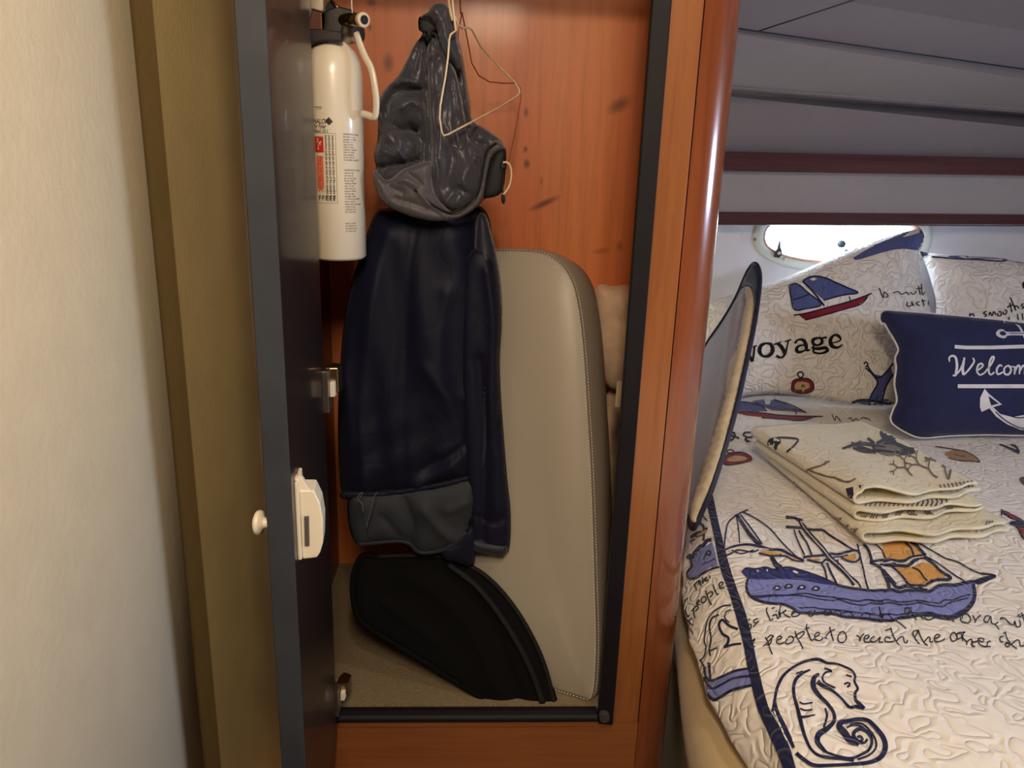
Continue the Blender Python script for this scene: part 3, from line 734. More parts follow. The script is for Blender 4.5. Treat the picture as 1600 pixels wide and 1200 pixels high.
u, z = up(492, 167); quadlab(u, u+.010, z-.0005, z+.0002, 2); textlab('UL LISTED', .0022, u, z-.003, 2)
pl = pmesh('printed_label', lab_v, lab_f, ['red_ink', 'pink_ink', 'black_ink', 'ext_white'], ext, False, lab_m)
pl['label'] = 'instruction label with red block and lettering'
bm = bmesh.new(); bm.from_mesh(pl.data)
for f in bm.faces:
    cc = f.calc_center_median()
    if f.normal.dot(V(cc.x-ex, cc.y-ey, 0)) < 0: f.normal_flip()
bm.to_mesh(pl.data); bm.free()

# ================================================================== HANGERS
JY = 1.21
def wirepts(l): return spline([UY(x, y, yy) for x, y, yy in l], 4)
h1 = empty('wire_hanger', UY(710, 45, 1.17), 'cream coated wire hanger hanging turned sideways in front of the jacket hood', 'hanger', 'wire hangers on the locker rail')
tube('hanger_frame', [UY(x, y, yy) for x, y, yy in [(709, 22, 1.055), (712, 48, 1.05), (704, 54, 1.047), (702, 62, 1.045), (700, 90, 1.042), (696, 120, 1.04), (688, 165, 1.036), (687, 185, 1.035), (690, 205, 1.035), (693, 212, 1.035), (700, 210, 1.038), (740, 189, 1.07), (780, 168, 1.15), (808, 150, 1.19), (812, 145, 1.195), (811, 138, 1.195), (804, 128, 1.19), (780, 104, 1.17), (752, 74, 1.13), (737, 46, 1.09), (732, 43, 1.085), (722, 44, 1.07), (716, 38, 1.06), (711, 26, 1.056)]], .0013, 'white_wire', h1, 8, True)
tube('hook', [UY(709, 22, 1.055), UY(707, 0, 1.07), V(UY(706, -40, 1.12).x, 1.125, 1.62), V(-.036, 1.13, 1.660), V(-.034, 1.145, 1.680), V(-.032, 1.162, 1.684), V(-.031, 1.178, 1.672)], .0014, 'white_wire', h1, 8)
h2 = empty('wire_hanger', UY(735, 60, 1.30), 'thin copper brown wire hanger behind the jacket, against the pine back panel', 'hanger', 'wire hangers on the locker rail')
tube('hanger_frame', [UY(x, y, yy) for x, y, yy in [(722, 20, 1.26), (730, 60, 1.29), (737, 98, 1.31), (748, 118, 1.32), (765, 128, 1.33), (785, 130, 1.34), (806, 130, 1.35), (813, 137, 1.35), (814, 152, 1.35), (808, 190, 1.345), (800, 230, 1.34), (791, 270, 1.335), (770, 285, 1.33), (730, 240, 1.31), (715, 120, 1.28), (716, 50, 1.26)]], .0010, 'brown_wire', h2, 8, True)
tube('hook', [UY(720, 22, 1.26), V(UY(718, 0, 1.26).x, 1.26, 1.59), V(-.02, 1.205, 1.65), V(-.018, 1.18, 1.680), V(-.017, 1.162, 1.684), V(-.017, 1.148, 1.676)], .0011, 'brown_wire', h2, 8)

# ================================================================== JACKET
jk = empty('hooded_jacket', UY(660, 870, JY), 'navy hooded rain jacket with charcoal hood hanging in the locker', 'jacket')
NY = V(0, -1, 0)
def JP(y): return V(0, y, 1)
def c2(l): return [(560+x/3.4286, y/3.4286) for x, y in l]
# far sleeve and back panel on the right
blob('back_sleeve', [(740, 390), (768, 395), (778, 440), (784, 500), (781, 560), (783, 620), (788, 690), (793, 750), (798, 800), (797, 850), (789, 866), (762, 862), (738, 856), (733, 800), (725, 700), (720, 550), (722, 430)], JP(1.109), NY, .014, 20, 'navy_nylon', jk,
     folds=[([(762, 420), (772, 520), (768, 640), (778, 790)], 9, .010), ([(748, 560), (758, 700), (752, 850)], 8, -.008), ([(783, 640), (770, 700), (782, 800)], 6, -.006), ([(740, 800), (770, 812), (797, 802)], 3, -.004)], Tb=.003)
blob('sleeve_cuff', [(737, 838), (760, 842), (790, 846), (794, 856), (788, 867), (760, 863), (738, 857)], JP(1.106), NY, .014, 10, 'navy_panel', jk, step=4, Tb=.002)
# body
body_out = [(606, 325), (590, 330), (578, 352), (562, 400), (548, 450), (537, 510), (531, 580), (528, 650), (530, 720), (536, 772), (560, 776), (588, 773), (625, 769), (665, 763), (705, 755), (746, 745), (750, 700), (752, 640), (760, 700), (770, 620), (779, 560), (780, 520), (784, 470), (779, 420), (770, 375), (762, 335), (740, 318), (680, 312)]
def bodyfn(A):
    x, y = A[:, 0], A[:, 1]
    return .004*np.sin(x*.045+y*.006)+.003*np.sin(x*.09-y*.018+1)+.0015*np.sin(x*.05+y*.11)*np.clip((y-560)/120, 0, 1)
body_out = [p for p in body_out if p not in ((752, 640), (760, 700))]
blob('body', body_out, JP(1.145), NY, .048, 70, 'navy_nylon', jk, step=6, fn=bodyfn, Tb=.012,
     folds=[([(740, 330), (742, 430), (738, 520), (746, 620), (752, 720)], 8, -.010), ([(700, 450), (690, 560), (720, 660), (742, 735)], 16, .010),
            ([(728, 690), (700, 715), (655, 745)], 10, .009), ([(745, 640), (715, 690), (660, 720)], 7, -.008), ([(610, 360), (585, 480), (572, 620), (578, 760)], 14, .009),
            ([(650, 350), (640, 480), (632, 640), (640, 755)], 12, -.007), ([(668, 560), (700, 600), (735, 610)], 9, .006), ([(760, 390), (768, 450), (756, 520)], 10, .008),
            ([(778, 500), (762, 540), (772, 600)], 6, -.006), ([(540, 560), (552, 660), (548, 760)], 8, .006), ([(690, 690), (735, 668)], 6, .007)])
blob('front_flap', [(744, 345), (758, 335), (768, 365), (780, 420), (785, 478), (781, 520), (777, 570), (776, 640), (768, 700), (756, 745), (746, 800), (738, 838), (733, 800), (742, 740), (748, 650), (742, 520), (740, 440)], JP(1.115), NY, .016, 18, 'navy_panel', jk, step=5,
     folds=[([(758, 400), (764, 500), (758, 620), (748, 740)], 6, .005), ([(776, 505), (762, 520), (750, 560)], 5, -.004)], Tb=.012)
blob('shell_hem', [(536, 768), (588, 768), (660, 759), (738, 742), (738, 749), (705, 760), (660, 768), (588, 779), (537, 780)], JP(1.104), NY, .0015, 4, 'navy_nylon', jk, step=4)
# lining that hangs below the shell
blob('lining', [(548, 770), (600, 765), (680, 755), (742, 742), (747, 775), (744, 800), (737, 815), (735, 838), (715, 852), (690, 863), (665, 866), (650, 862), (640, 850), (622, 846), (590, 848), (560, 852), (545, 820)], JP(1.114), NY, .020, 30, 'grey_lining', jk, step=5, Tb=.006,
     folds=[([(632, 775), (645, 810), (640, 842)], 7, -.008), ([(665, 790), (690, 820), (716, 838)], 9, .007), ([(600, 800), (625, 830)], 6, -.005), ([(700, 790), (735, 775)], 8, .006)])
tube('lining_hem', spline([UY(x, y, 1.094) for x, y in [(560, 851), (590, 848), (622, 846), (640, 850), (652, 862), (668, 864), (690, 860), (712, 848), (728, 833)]], 5), (.0022, .0042), 'navy_panel', jk, 8)
blob('inner_flap', [(690, 855), (712, 845), (735, 822), (742, 835), (743, 862), (738, 884), (715, 880), (692, 872)], JP(1.100), NY, .008, 14, 'navy_nylon', jk, step=5, Tb=.002)
# drawcords at the hem
tube('drawcord', spline([UY(x, y, 1.065) for x, y in [(562, 779), (566, 770), (561, 773), (559, 780), (563, 784), (566, 789), (567, 800)]], 5), .0010, 'plastic_grey', jk, 6)
tube('drawcord', spline([UY(x, y, 1.065) for x, y in [(589, 769), (584, 778), (580, 796), (575, 812), (573, 824)]], 5), .0010, 'plastic_grey', jk, 6)
# hood
hood = c2([(330, 140), (345, 110), (372, 72), (405, 30), (455, 22), (492, 42), (508, 82), (528, 170), (556, 290), (578, 420), (600, 560), (612, 645), (700, 698), (768, 752), (792, 800), (790, 845), (780, 990), (752, 1045), (684, 1062), (640, 1108), (560, 1162), (460, 1180), (370, 1178), (250, 1145), (135, 1085), (88, 990), (78, 930), (96, 900), (82, 830), (102, 750), (105, 640), (102, 575), (132, 490), (210, 408), (262, 318), (302, 240), (342, 182)])
g_ = lambda l: [(560+x/3.4286, y/3.4286) for x, y in l]
hf = lambda l, w, a: (g_(l), w, a)
def hoodfn(A):
    x, y = A[:, 0], A[:, 1]
    return .002*np.sin(x*.13+y*.05)+.002*np.sin(x*.07-y*.11+.5)
hd = blob('hood', hood, JP(1.125), NY, .048, 46, 'hood_nylon', jk, step=3.3, Tb=.02, fn=hoodfn, per=3, folds=[
    hf([(392, 110), (378, 200), (368, 380), (378, 560), (388, 760), (388, 880)], 5, -.030),
    hf([(300, 260), (215, 430), (135, 570)], 7, .012), hf([(340, 485), (250, 492), (168, 545), (158, 630), (215, 690), (320, 700)], 6, -.022),
    hf([(180, 470), (260, 450), (345, 470)], 4, .012), hf([(255, 590), (300, 560), (340, 580)], 5, .016), hf([(290, 680), (345, 760), (330, 850)], 6, -.018),
    hf([(140, 800), (220, 830), (245, 760), (190, 690)], 6, .012), hf([(120, 680), (200, 760), (270, 860)], 5, .010), hf([(110, 900), (200, 880), (330, 860)], 4, -.018),
    hf([(400, 330), (410, 560), (425, 800), (440, 1000)], 10, .016), hf([(400, 330), (430, 310), (480, 340), (505, 420)], 4, .010),
    hf([(500, 300), (535, 400), (560, 540), (580, 640)], 4, -.014), hf([(470, 350), (480, 600), (470, 850), (500, 1050)], 8, -.008), hf([(520, 480), (540, 720), (545, 900), (590, 1040)], 8, .011),
    hf([(590, 690), (620, 760), (680, 780)], 7, -.020), hf([(620, 850), (590, 950), (640, 1030)], 6, .008), hf([(350, 200), (320, 300), (300, 380)], 5, -.010), hf([(360, 250), (350, 350), (365, 450)], 4, .010),
    hf([(455, 1000), (520, 1080), (600, 1050)], 6, -.012)])
blob('collar_loop', c2([(322, 100), (345, 82), (372, 62), (392, 30), (430, 15), (468, 22), (495, 50), (506, 90), (520, 170), (545, 270), (556, 320), (540, 380), (505, 330), (470, 310), (440, 250), (425, 190), (412, 140), (385, 108), (355, 96), (335, 120), (330, 165), (322, 150)]), JP(1.075), NY, .016, 16, 'hood_nylon', jk, step=3.5,
     folds=[hf([(400, 60), (440, 110), (470, 220), (520, 330)], 4, .008), hf([(430, 130), (455, 240)], 3, -.006)], Tb=.012)
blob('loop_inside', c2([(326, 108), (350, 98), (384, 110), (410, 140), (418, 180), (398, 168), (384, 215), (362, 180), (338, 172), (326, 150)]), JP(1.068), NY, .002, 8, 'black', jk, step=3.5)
blob('hood_center', c2([(362, 330), (372, 250), (395, 190), (425, 240), (470, 312), (505, 350), (530, 420), (560, 560), (575, 660), (600, 800), (640, 860), (660, 940), (640, 1040), (590, 1100), (520, 1130), (450, 1090), (405, 1000), (392, 880), (396, 700), (388, 520), (372, 420)]), JP(1.085), NY, .020, 22, 'hood_nylon', jk, step=4, Tb=.012, fn=hoodfn,
     folds=[hf([(395, 360), (405, 330), (450, 320), (490, 350)], 3, -.008), hf([(410, 400), (420, 600), (430, 850)], 7, .008), hf([(500, 430), (520, 600), (530, 760)], 5, -.007), hf([(560, 640), (590, 780), (640, 880)], 6, -.010),
            hf([(450, 700), (500, 820), (480, 1000)], 8, -.006), hf([(600, 880), (560, 960), (600, 1040)], 5, .008), hf([(470, 1080), (530, 1010), (600, 1040)], 5, -.010)])
blob('hood_brim', c2([(76, 930), (92, 905), (110, 930), (160, 965), (250, 905), (390, 862), (395, 960), (410, 1040), (455, 1100), (520, 1140), (600, 1090), (650, 1010), (672, 900), (690, 800), (735, 750), (778, 775), (790, 800), (755, 815), (712, 850), (690, 930), (670, 1040), (640, 1100), (560, 1160), (470, 1182), (370, 1180), (250, 1148), (135, 1088), (88, 995)]), JP(1.068), NY, .014, 13, 'hood_lining', jk, step=3.5, Tb=.010, per=3,
     folds=[hf([(120, 960), (240, 960), (360, 1010), (420, 1080)], 4, .005), hf([(270, 930), (330, 980), (400, 1060)], 3, -.006), hf([(200, 1060), (330, 1100), (440, 1150)], 4, -.004), hf([(170, 1000), (240, 1030)], 4, -.004), hf([(330, 1030), (380, 1090)], 3, .005)])
# stitched channel of the brim
ch = [UY(560+x/3.4286, y/3.4286, 1.053) for x, y in [(300, 1015), (350, 1060), (420, 1110), (500, 1140), (570, 1100), (630, 1040), (655, 960), (668, 880), (690, 800), (740, 765)]]
tube('brim_seam', spline(ch, 6), (.0012, .0022), 'black', jk, 6)
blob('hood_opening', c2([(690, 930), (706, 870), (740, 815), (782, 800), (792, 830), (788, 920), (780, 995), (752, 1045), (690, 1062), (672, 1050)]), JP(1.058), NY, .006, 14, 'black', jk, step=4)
tube('hood_cord', spline([UY(x, y, 1.050) for x, y in [(786, 254), (793, 254), (798, 262), (799, 275), (796, 290), (790, 300), (786, 304)]], 5), .0014, 'label_cream', jk, 6)['label'] = 'pale elastic cord with toggle'
lathe('cord_toggle', [(0, -.006), (.0042, -.005), (.005, 0), (.0042, .005), (0, .006)], UY(786, 258, 1.055), (0, .3, 1), 'black', jk, 16)
lathe('cord_toggle', [(0, -.005), (.002, -.004), (.0028, .0), (.0024, .006), (0, .009)], UY(786, 309, 1.050), (.1, 0, -1), 'black', jk, 12)
tube('hood_cord', spline([UY(x, y, 1.052) for x, y in [(784, 262), (787, 278), (785, 292), (786, 304)]], 4), .0013, 'black', jk, 6)
# beige tie strap over the collar
tube('tie_strap', [UY(700, -14, 1.095), UY(701, 4, 1.075), UY(704, 20, 1.062), UY(707, 32, 1.058)], (.0022, .0012), 'white_wire', jk, 8)['label'] = 'beige hanging strap'

# ================================================================== UPRIGHT CUSHION
cu = empty('seat_cushion', (.1, 1.2, CZ), 'grey-beige vinyl berth cushion standing upright at the right of the locker', 'cushion')
def cushion():
    # front face lies on a plane facing the door, slightly turned; outline in photo pixels of that plane
    p0 = UY(930, 1088, 1.019); nf = V(-.42, -.88, .20).normalized()
    ol = [(700, 600), (700, 480), (702, 420), (712, 397), (740, 391), (790, 391), (830, 392), (853, 397), (873, 409), (889, 428), (900, 455), (908, 500), (914, 560), (919, 640), (924, 720), (928, 820), (931, 920), (933, 1000), (931, 1060), (925, 1092), (908, 1106), (880, 1110), (780, 1110), (720, 1108), (702, 1090), (700, 1000), (700, 800)]
    sp = [UP(x, y, p0, nf) for x, y in ol]
    o2 = [(q.x, q.z) for q in spline(sp, 3, True)]
    zb = CZ+.003
    o2 = [(x, max(z, zb)) for x, z in o2]
    # close to plane: y from plane
    def onpl(x, z, dep):   # dep: distance behind the front plane
        y = p0.y-((x-p0.x)*nf.x+(z-p0.z)*nf.z)/nf.y
        return V(x, y, z)-nf*dep
    n = len(o2); cx = sum(p[0] for p in o2)/n; czz = sum(p[1] for p in o2)/n
    rings = []
    def inset(k, dep): rings.append([onpl(x+(cx-x)*k, max(zb if dep > -.003 else zb+.004, z+(czz-z)*k*.6), dep) for x, z in o2])
    TH = .115
    inset(.60, -.014); inset(.40, -.013); inset(.22, -.0095); inset(.10, -.005); inset(.03, -.001); inset(.008, .0005)
    inset(.0, .002); inset(-.012, .010); inset(-.03, .03); inset(-.035, .055); inset(-.02, TH-.012); inset(.03, TH); inset(.1, TH+.004); inset(.5, TH+.006)
    vs = [p for r in rings for p in r]; m = len(rings)
    fs = [(i*n+k, i*n+(k+1) % n, (i+1)*n+(k+1) % n, (i+1)*n+k) for i in range(m-1) for k in range(n)]+[tuple(range(n)), tuple(range(m*n-1, (m-1)*n-1, -1))]
    fixn(pmesh('cushion_cover', vs, fs, 'leather', cu))
    k1 = [onpl(x+(cx-x)*.006, z, .0008) for x, z in o2]
    half = [p for p in k1 if p.x > -.02]
    # seam line and two rows of stitches
    i0 = k1.index(half[0])
    seam = [k1[(i0+i) % n] for i in range(len(half))]
    tube('seam', seam, .0009, 'plastic_grey', cu, 6)
    dens = []
    for off, dd in ((.026, -.0012), (-.006, .006)):
        ln_ = [onpl(x+(cx-x)*off, z, dd) for x, z in o2]; ln_ = [ln_[(i0+i) % n] for i in range(len(half))]
        acc = []
        for a, b in zip(ln_, ln_[1:]):
            L = (b-a).length; q = max(1, int(L/.0012)); acc += [a.lerp(b, j/q) for j in range(q)]
        dens.append(acc)
    vs, fs = [], []
    for acc in dens:
        for i in range(0, len(acc)-3, 4):
            v, f = tube_geo([acc[i], acc[i+2]], .0008, 5); b = len(vs); vs += v; fs += [tuple(b+j for j in q) for q in f]
    s_ = pmesh('stitching', vs, fs, 'stitch', cu); s_['kind'] = 'stuff'; s_['label'] = 'double row of pale stitches'
cushion()

# pillow and label behind the cushion
pw = blob('bed_pillow', [(930, 452), (960, 447), (990, 446), (1010, 470), (1016, 540), (1010, 600), (975, 612), (945, 600), (930, 540)], V(0, 1.39, 1), V(0, -1, .1), .035, 30, 'pillow_peach', None, step=6, folds=[([(965, 455), (972, 520), (966, 580)], 5, .006), ([(985, 480), (975, 500), (962, 500)], 4, -.006), ([(960, 545), (985, 560)], 4, -.006)])
tag(pw, 'peach cotton pillow wedged behind the upright cushion', 'pillow')
bag = blob('folded_bedding', [(945, 625), (960, 608), (985, 610), (1000, 600), (996, 760), (990, 900), (985, 1060), (960, 1075), (940, 1000), (940, 700)], V(0, 1.41, 1), V(0, -1, 0), .012, 26, 'pillow_peach', None, step=8, folds=[([(968, 560), (975, 700), (970, 900)], 4, -.008)])
tag(bag, 'pinkish folded bedding in the gap between cushion and black seal', 'bedding')
lb = [UY(x, y, 1.20) for x, y in ((964, 596), (975, 595), (972, 636), (961, 636))]
lbl = fixn(pmesh('woven_label', lb+[q+V(.0008, .003, 0) for q in lb], [(0, 1, 2, 3), (7, 6, 5, 4), (0, 4, 5, 1), (1, 5, 6, 2), (2, 6, 7, 3), (3, 7, 4, 0)], 'label_cream', cu, False))
lbl['label'] = 'small cream cloth tag on cushion side'

# ================================================================== BLACK FOLDING SHADE on the closet floor
bs = empty('folding_screen', (0, 1.05, CZ), 'black mesh oval folding shade lying on the locker floor below the jacket', 'shade')
# plane through the foot at the front and the raised far end
b_ = UY(866, 1099, 1.0225); a_ = UY(775, 1099, 1.027); c_ = UY(640, 880, 1.118)
np_ = (b_-a_).cross(c_-a_).normalized()
if np_.y > 0: np_ = -np_
bo = [(590, 870), (640, 868), (690, 870), (740, 888), (775, 915), (808, 956), (835, 1003), (853, 1048), (867, 1104), (775, 1106), (700, 1058), (640, 1020), (590, 990), (560, 965), (551, 930), (553, 895), (566, 868)]
blob('mesh_panel', bo, a_, np_, .004, 30, 'black_mesh', bs, step=7, Tb=.002, folds=[([(640, 900), (720, 960), (780, 1080)], 12, .006), ([(700, 900), (770, 980), (810, 1090)], 10, -.006), ([(600, 940), (680, 1000)], 9, .005)])
rp = [UP(p.x, p.y, a_, np_) for p in spline(bo[:9], 6)]
tube('rim', rp, .0042, 'black_trim', bs, 10)
rp = [UP(p.x, p.y, a_, np_)+np_*.006 for p in spline([(700, 880), (745, 915), (785, 965), (815, 1015), (836, 1060), (848, 1098)], 6)]
tube('inner_rim', rp, (.0055, .003), 'black_trim', bs, 10)
rp = [UP(p.x, p.y, a_, np_) for p in spline(bo[9:]+[bo[0]], 6)]
tube('rim', rp, .0042, 'black_mesh', bs, 10)

# ================================================================== BED
LE = [(-.6, .29), (.3, .29), (.6, .289), (.72, .292), (.836, .299), (.962, .318), (1.03, .334), (1.1, .345), (1.2, .362), (1.42, .42), (2.2, .56)]
bed = empty('bed', (.9, 1.2, 0), 'berth with tan covered mattress along the hull side', 'bed')
def loft(name, prof, ys, xe, x1, mat, parent):
    """prof: (inset from edge, z) around the left edge, closed to x1 on the right."""
    vs, fs = [], []; m = len(prof)+2
    for y in ys:
        for dx, z in prof: vs.append((xe(y)+dx, y, z))
        vs.append((x1, y, prof[-1][1])); vs.append((x1, y, prof[0][1]))
    for i in range(len(ys)-1):
        for k in range(m): fs.append((i*m+k, i*m+(k+1) % m, (i+1)*m+(k+1) % m, (i+1)*m+k))
    fs += [tuple(range(m)), tuple(range((len(ys)-1)*m+m-1, (len(ys)-1)*m-1, -1))]
    return fixn(pmesh(name, vs, fs, mat, parent))
sm = lambda tab: (lambda y: sum(interp(tab, y+d) for d in (-.05, -.025, 0, .025, .05))/5)
ys = [-.5+.05*i for i in range(55)]
mp = [(p.x, p.y) for p in spline([(.13, .492), (.07, .495), (.030, .505), (.010, .530), (.001, .568), (.006, .600), (.024, .621), (.055, .636), (.09, .652), (.13, .674), (.19, .690), (.25, .694)], 4)]
loft('mattress', mp, ys, sm(LE), 2.40, 'tan_canvas', bed)
box('platform', .37, 2.38, -.5, 2.2, 0, .495, 'white_gel', bed)
# quilt
XS = [(-.6, .33), (.3, .335), (.5, .345), (.683, .358), (.81, .376), (.935, .393), (1.09, .420), (1.2, .438), (1.388, .469), (2.2, .61)]
XH = [(-.6, .35), (.3, .355), (.6, .350), (.72, .348), (.775, .341), (.82, .333), (.87, .330), (.92, .335), (1.01, .342), (1.08, .352), (1.14, .363), (1.27, .398), (1.42, .455), (2.2, .60)]
xs, xh = sm(XS), sm(XH)
def qz(x, y): return .715+.003*math.sin(x*9+y*4)+.0025*math.sin(x*5-y*11+1)+.0015*math.sin(x*23+y*17)
def quilt():
    ny = 130; rows = []
    ys_ = [-.45+2.66*i/ny for i in range(ny+1)]
    for y in ys_:
        a, h = xs(y), xh(y); row = []
        a2 = a+.028
        wv = .002*math.sin(y*55)+.0015*math.sin(y*91+1)
        pts = [V(h+.006, y, .653), V(h, y, .651), V(h-.003+wv, y, .657), V(h+(a-h)*.22+wv-.004, y, .676), V(h+(a-h)*.55, y, .700+.001), V(a, y, .713), V(a2+.02, y, qz(a2+.02, y))]
        sp = spline(pts, 4)
        row = sp
        x = a2+.02; k = 70
        row = row+[V(x+(2.38-x)*((i/k)**1.25), y, qz(x+(2.38-x)*((i/k)**1.25), y)) for i in range(1, k+1)]
        rows.append(row)
    m = len(rows[0]); top = [p for r in rows for p in r]
    vs = top+[p-V(0, 0, .004 if (i % m) < 12 else .010)+V(.004 if (i % m) < 12 else (.008 if (i % m) < 20 else 0), 0, 0) for i, p in enumerate(top)]
    T = len(top); fs = []
    for i in range(ny):
        for k in range(m-1):
            a = i*m+k; fs.append((a, a+1, a+m+1, a+m)); fs.append((T+a, T+a+m, T+a+m+1, T+a+1))
        fs.append((i*m, (i+1)*m, T+(i+1)*m, T+i*m)); a = i*m+m-1; fs.append((a, T+a, T+a+m, a+m))
    for k in range(m-1): fs.append((k, T+k, T+k+1, k+1)); a = ny*m+k; fs.append((a, a+1, T+a+1, T+a))
    return fixn(pmesh('quilt', vs, fs, 'q_quilt_white'))
qu = quilt()
tag(qu, 'white nautical quilt printed with ships and a seahorse spread over the bed', 'quilt')

# ---- prints on the quilt
def T_(ox, oy, s): return lambda l: [(ox+x/s, oy+y/s) for x, y in l]
tA, tB, tC, tD = T_(1000, 760, 2.6667), T_(1080, 1000, 5), T_(1180, 780, 5.4545), T_(1380, 820, 6.6667)
tE, tF, tG = T_(1140, 900, 6.6667), T_(1360, 900, 6.6667), T_(1060, 780, 3.7481)
P = Print(qu)
# navy binding stripe
L_ = tG([(150, -40), (160, 0), (205, 200), (245, 400), (300, 560), (340, 700), (380, 850), (410, 1000), (460, 1200)])+tB([(560, 620), (620, 740), (680, 880), (730, 1000), (760, 1080)])
R_ = tG([(195, -40), (205, 0), (250, 200), (300, 400), (350, 550), (402, 700), (438, 850), (468, 1000), (522, 1200)])+tB([(640, 600), (720, 740), (775, 860), (815, 1000), (845, 1080)])
L_ = [(p.x, p.y) for p in spline(L_, 4)]; R_ = [(p.x, p.y) for p in spline(R_, 4)]
P.fill(L_+R_[::-1], 'q_navy', off=.0022, step=5)
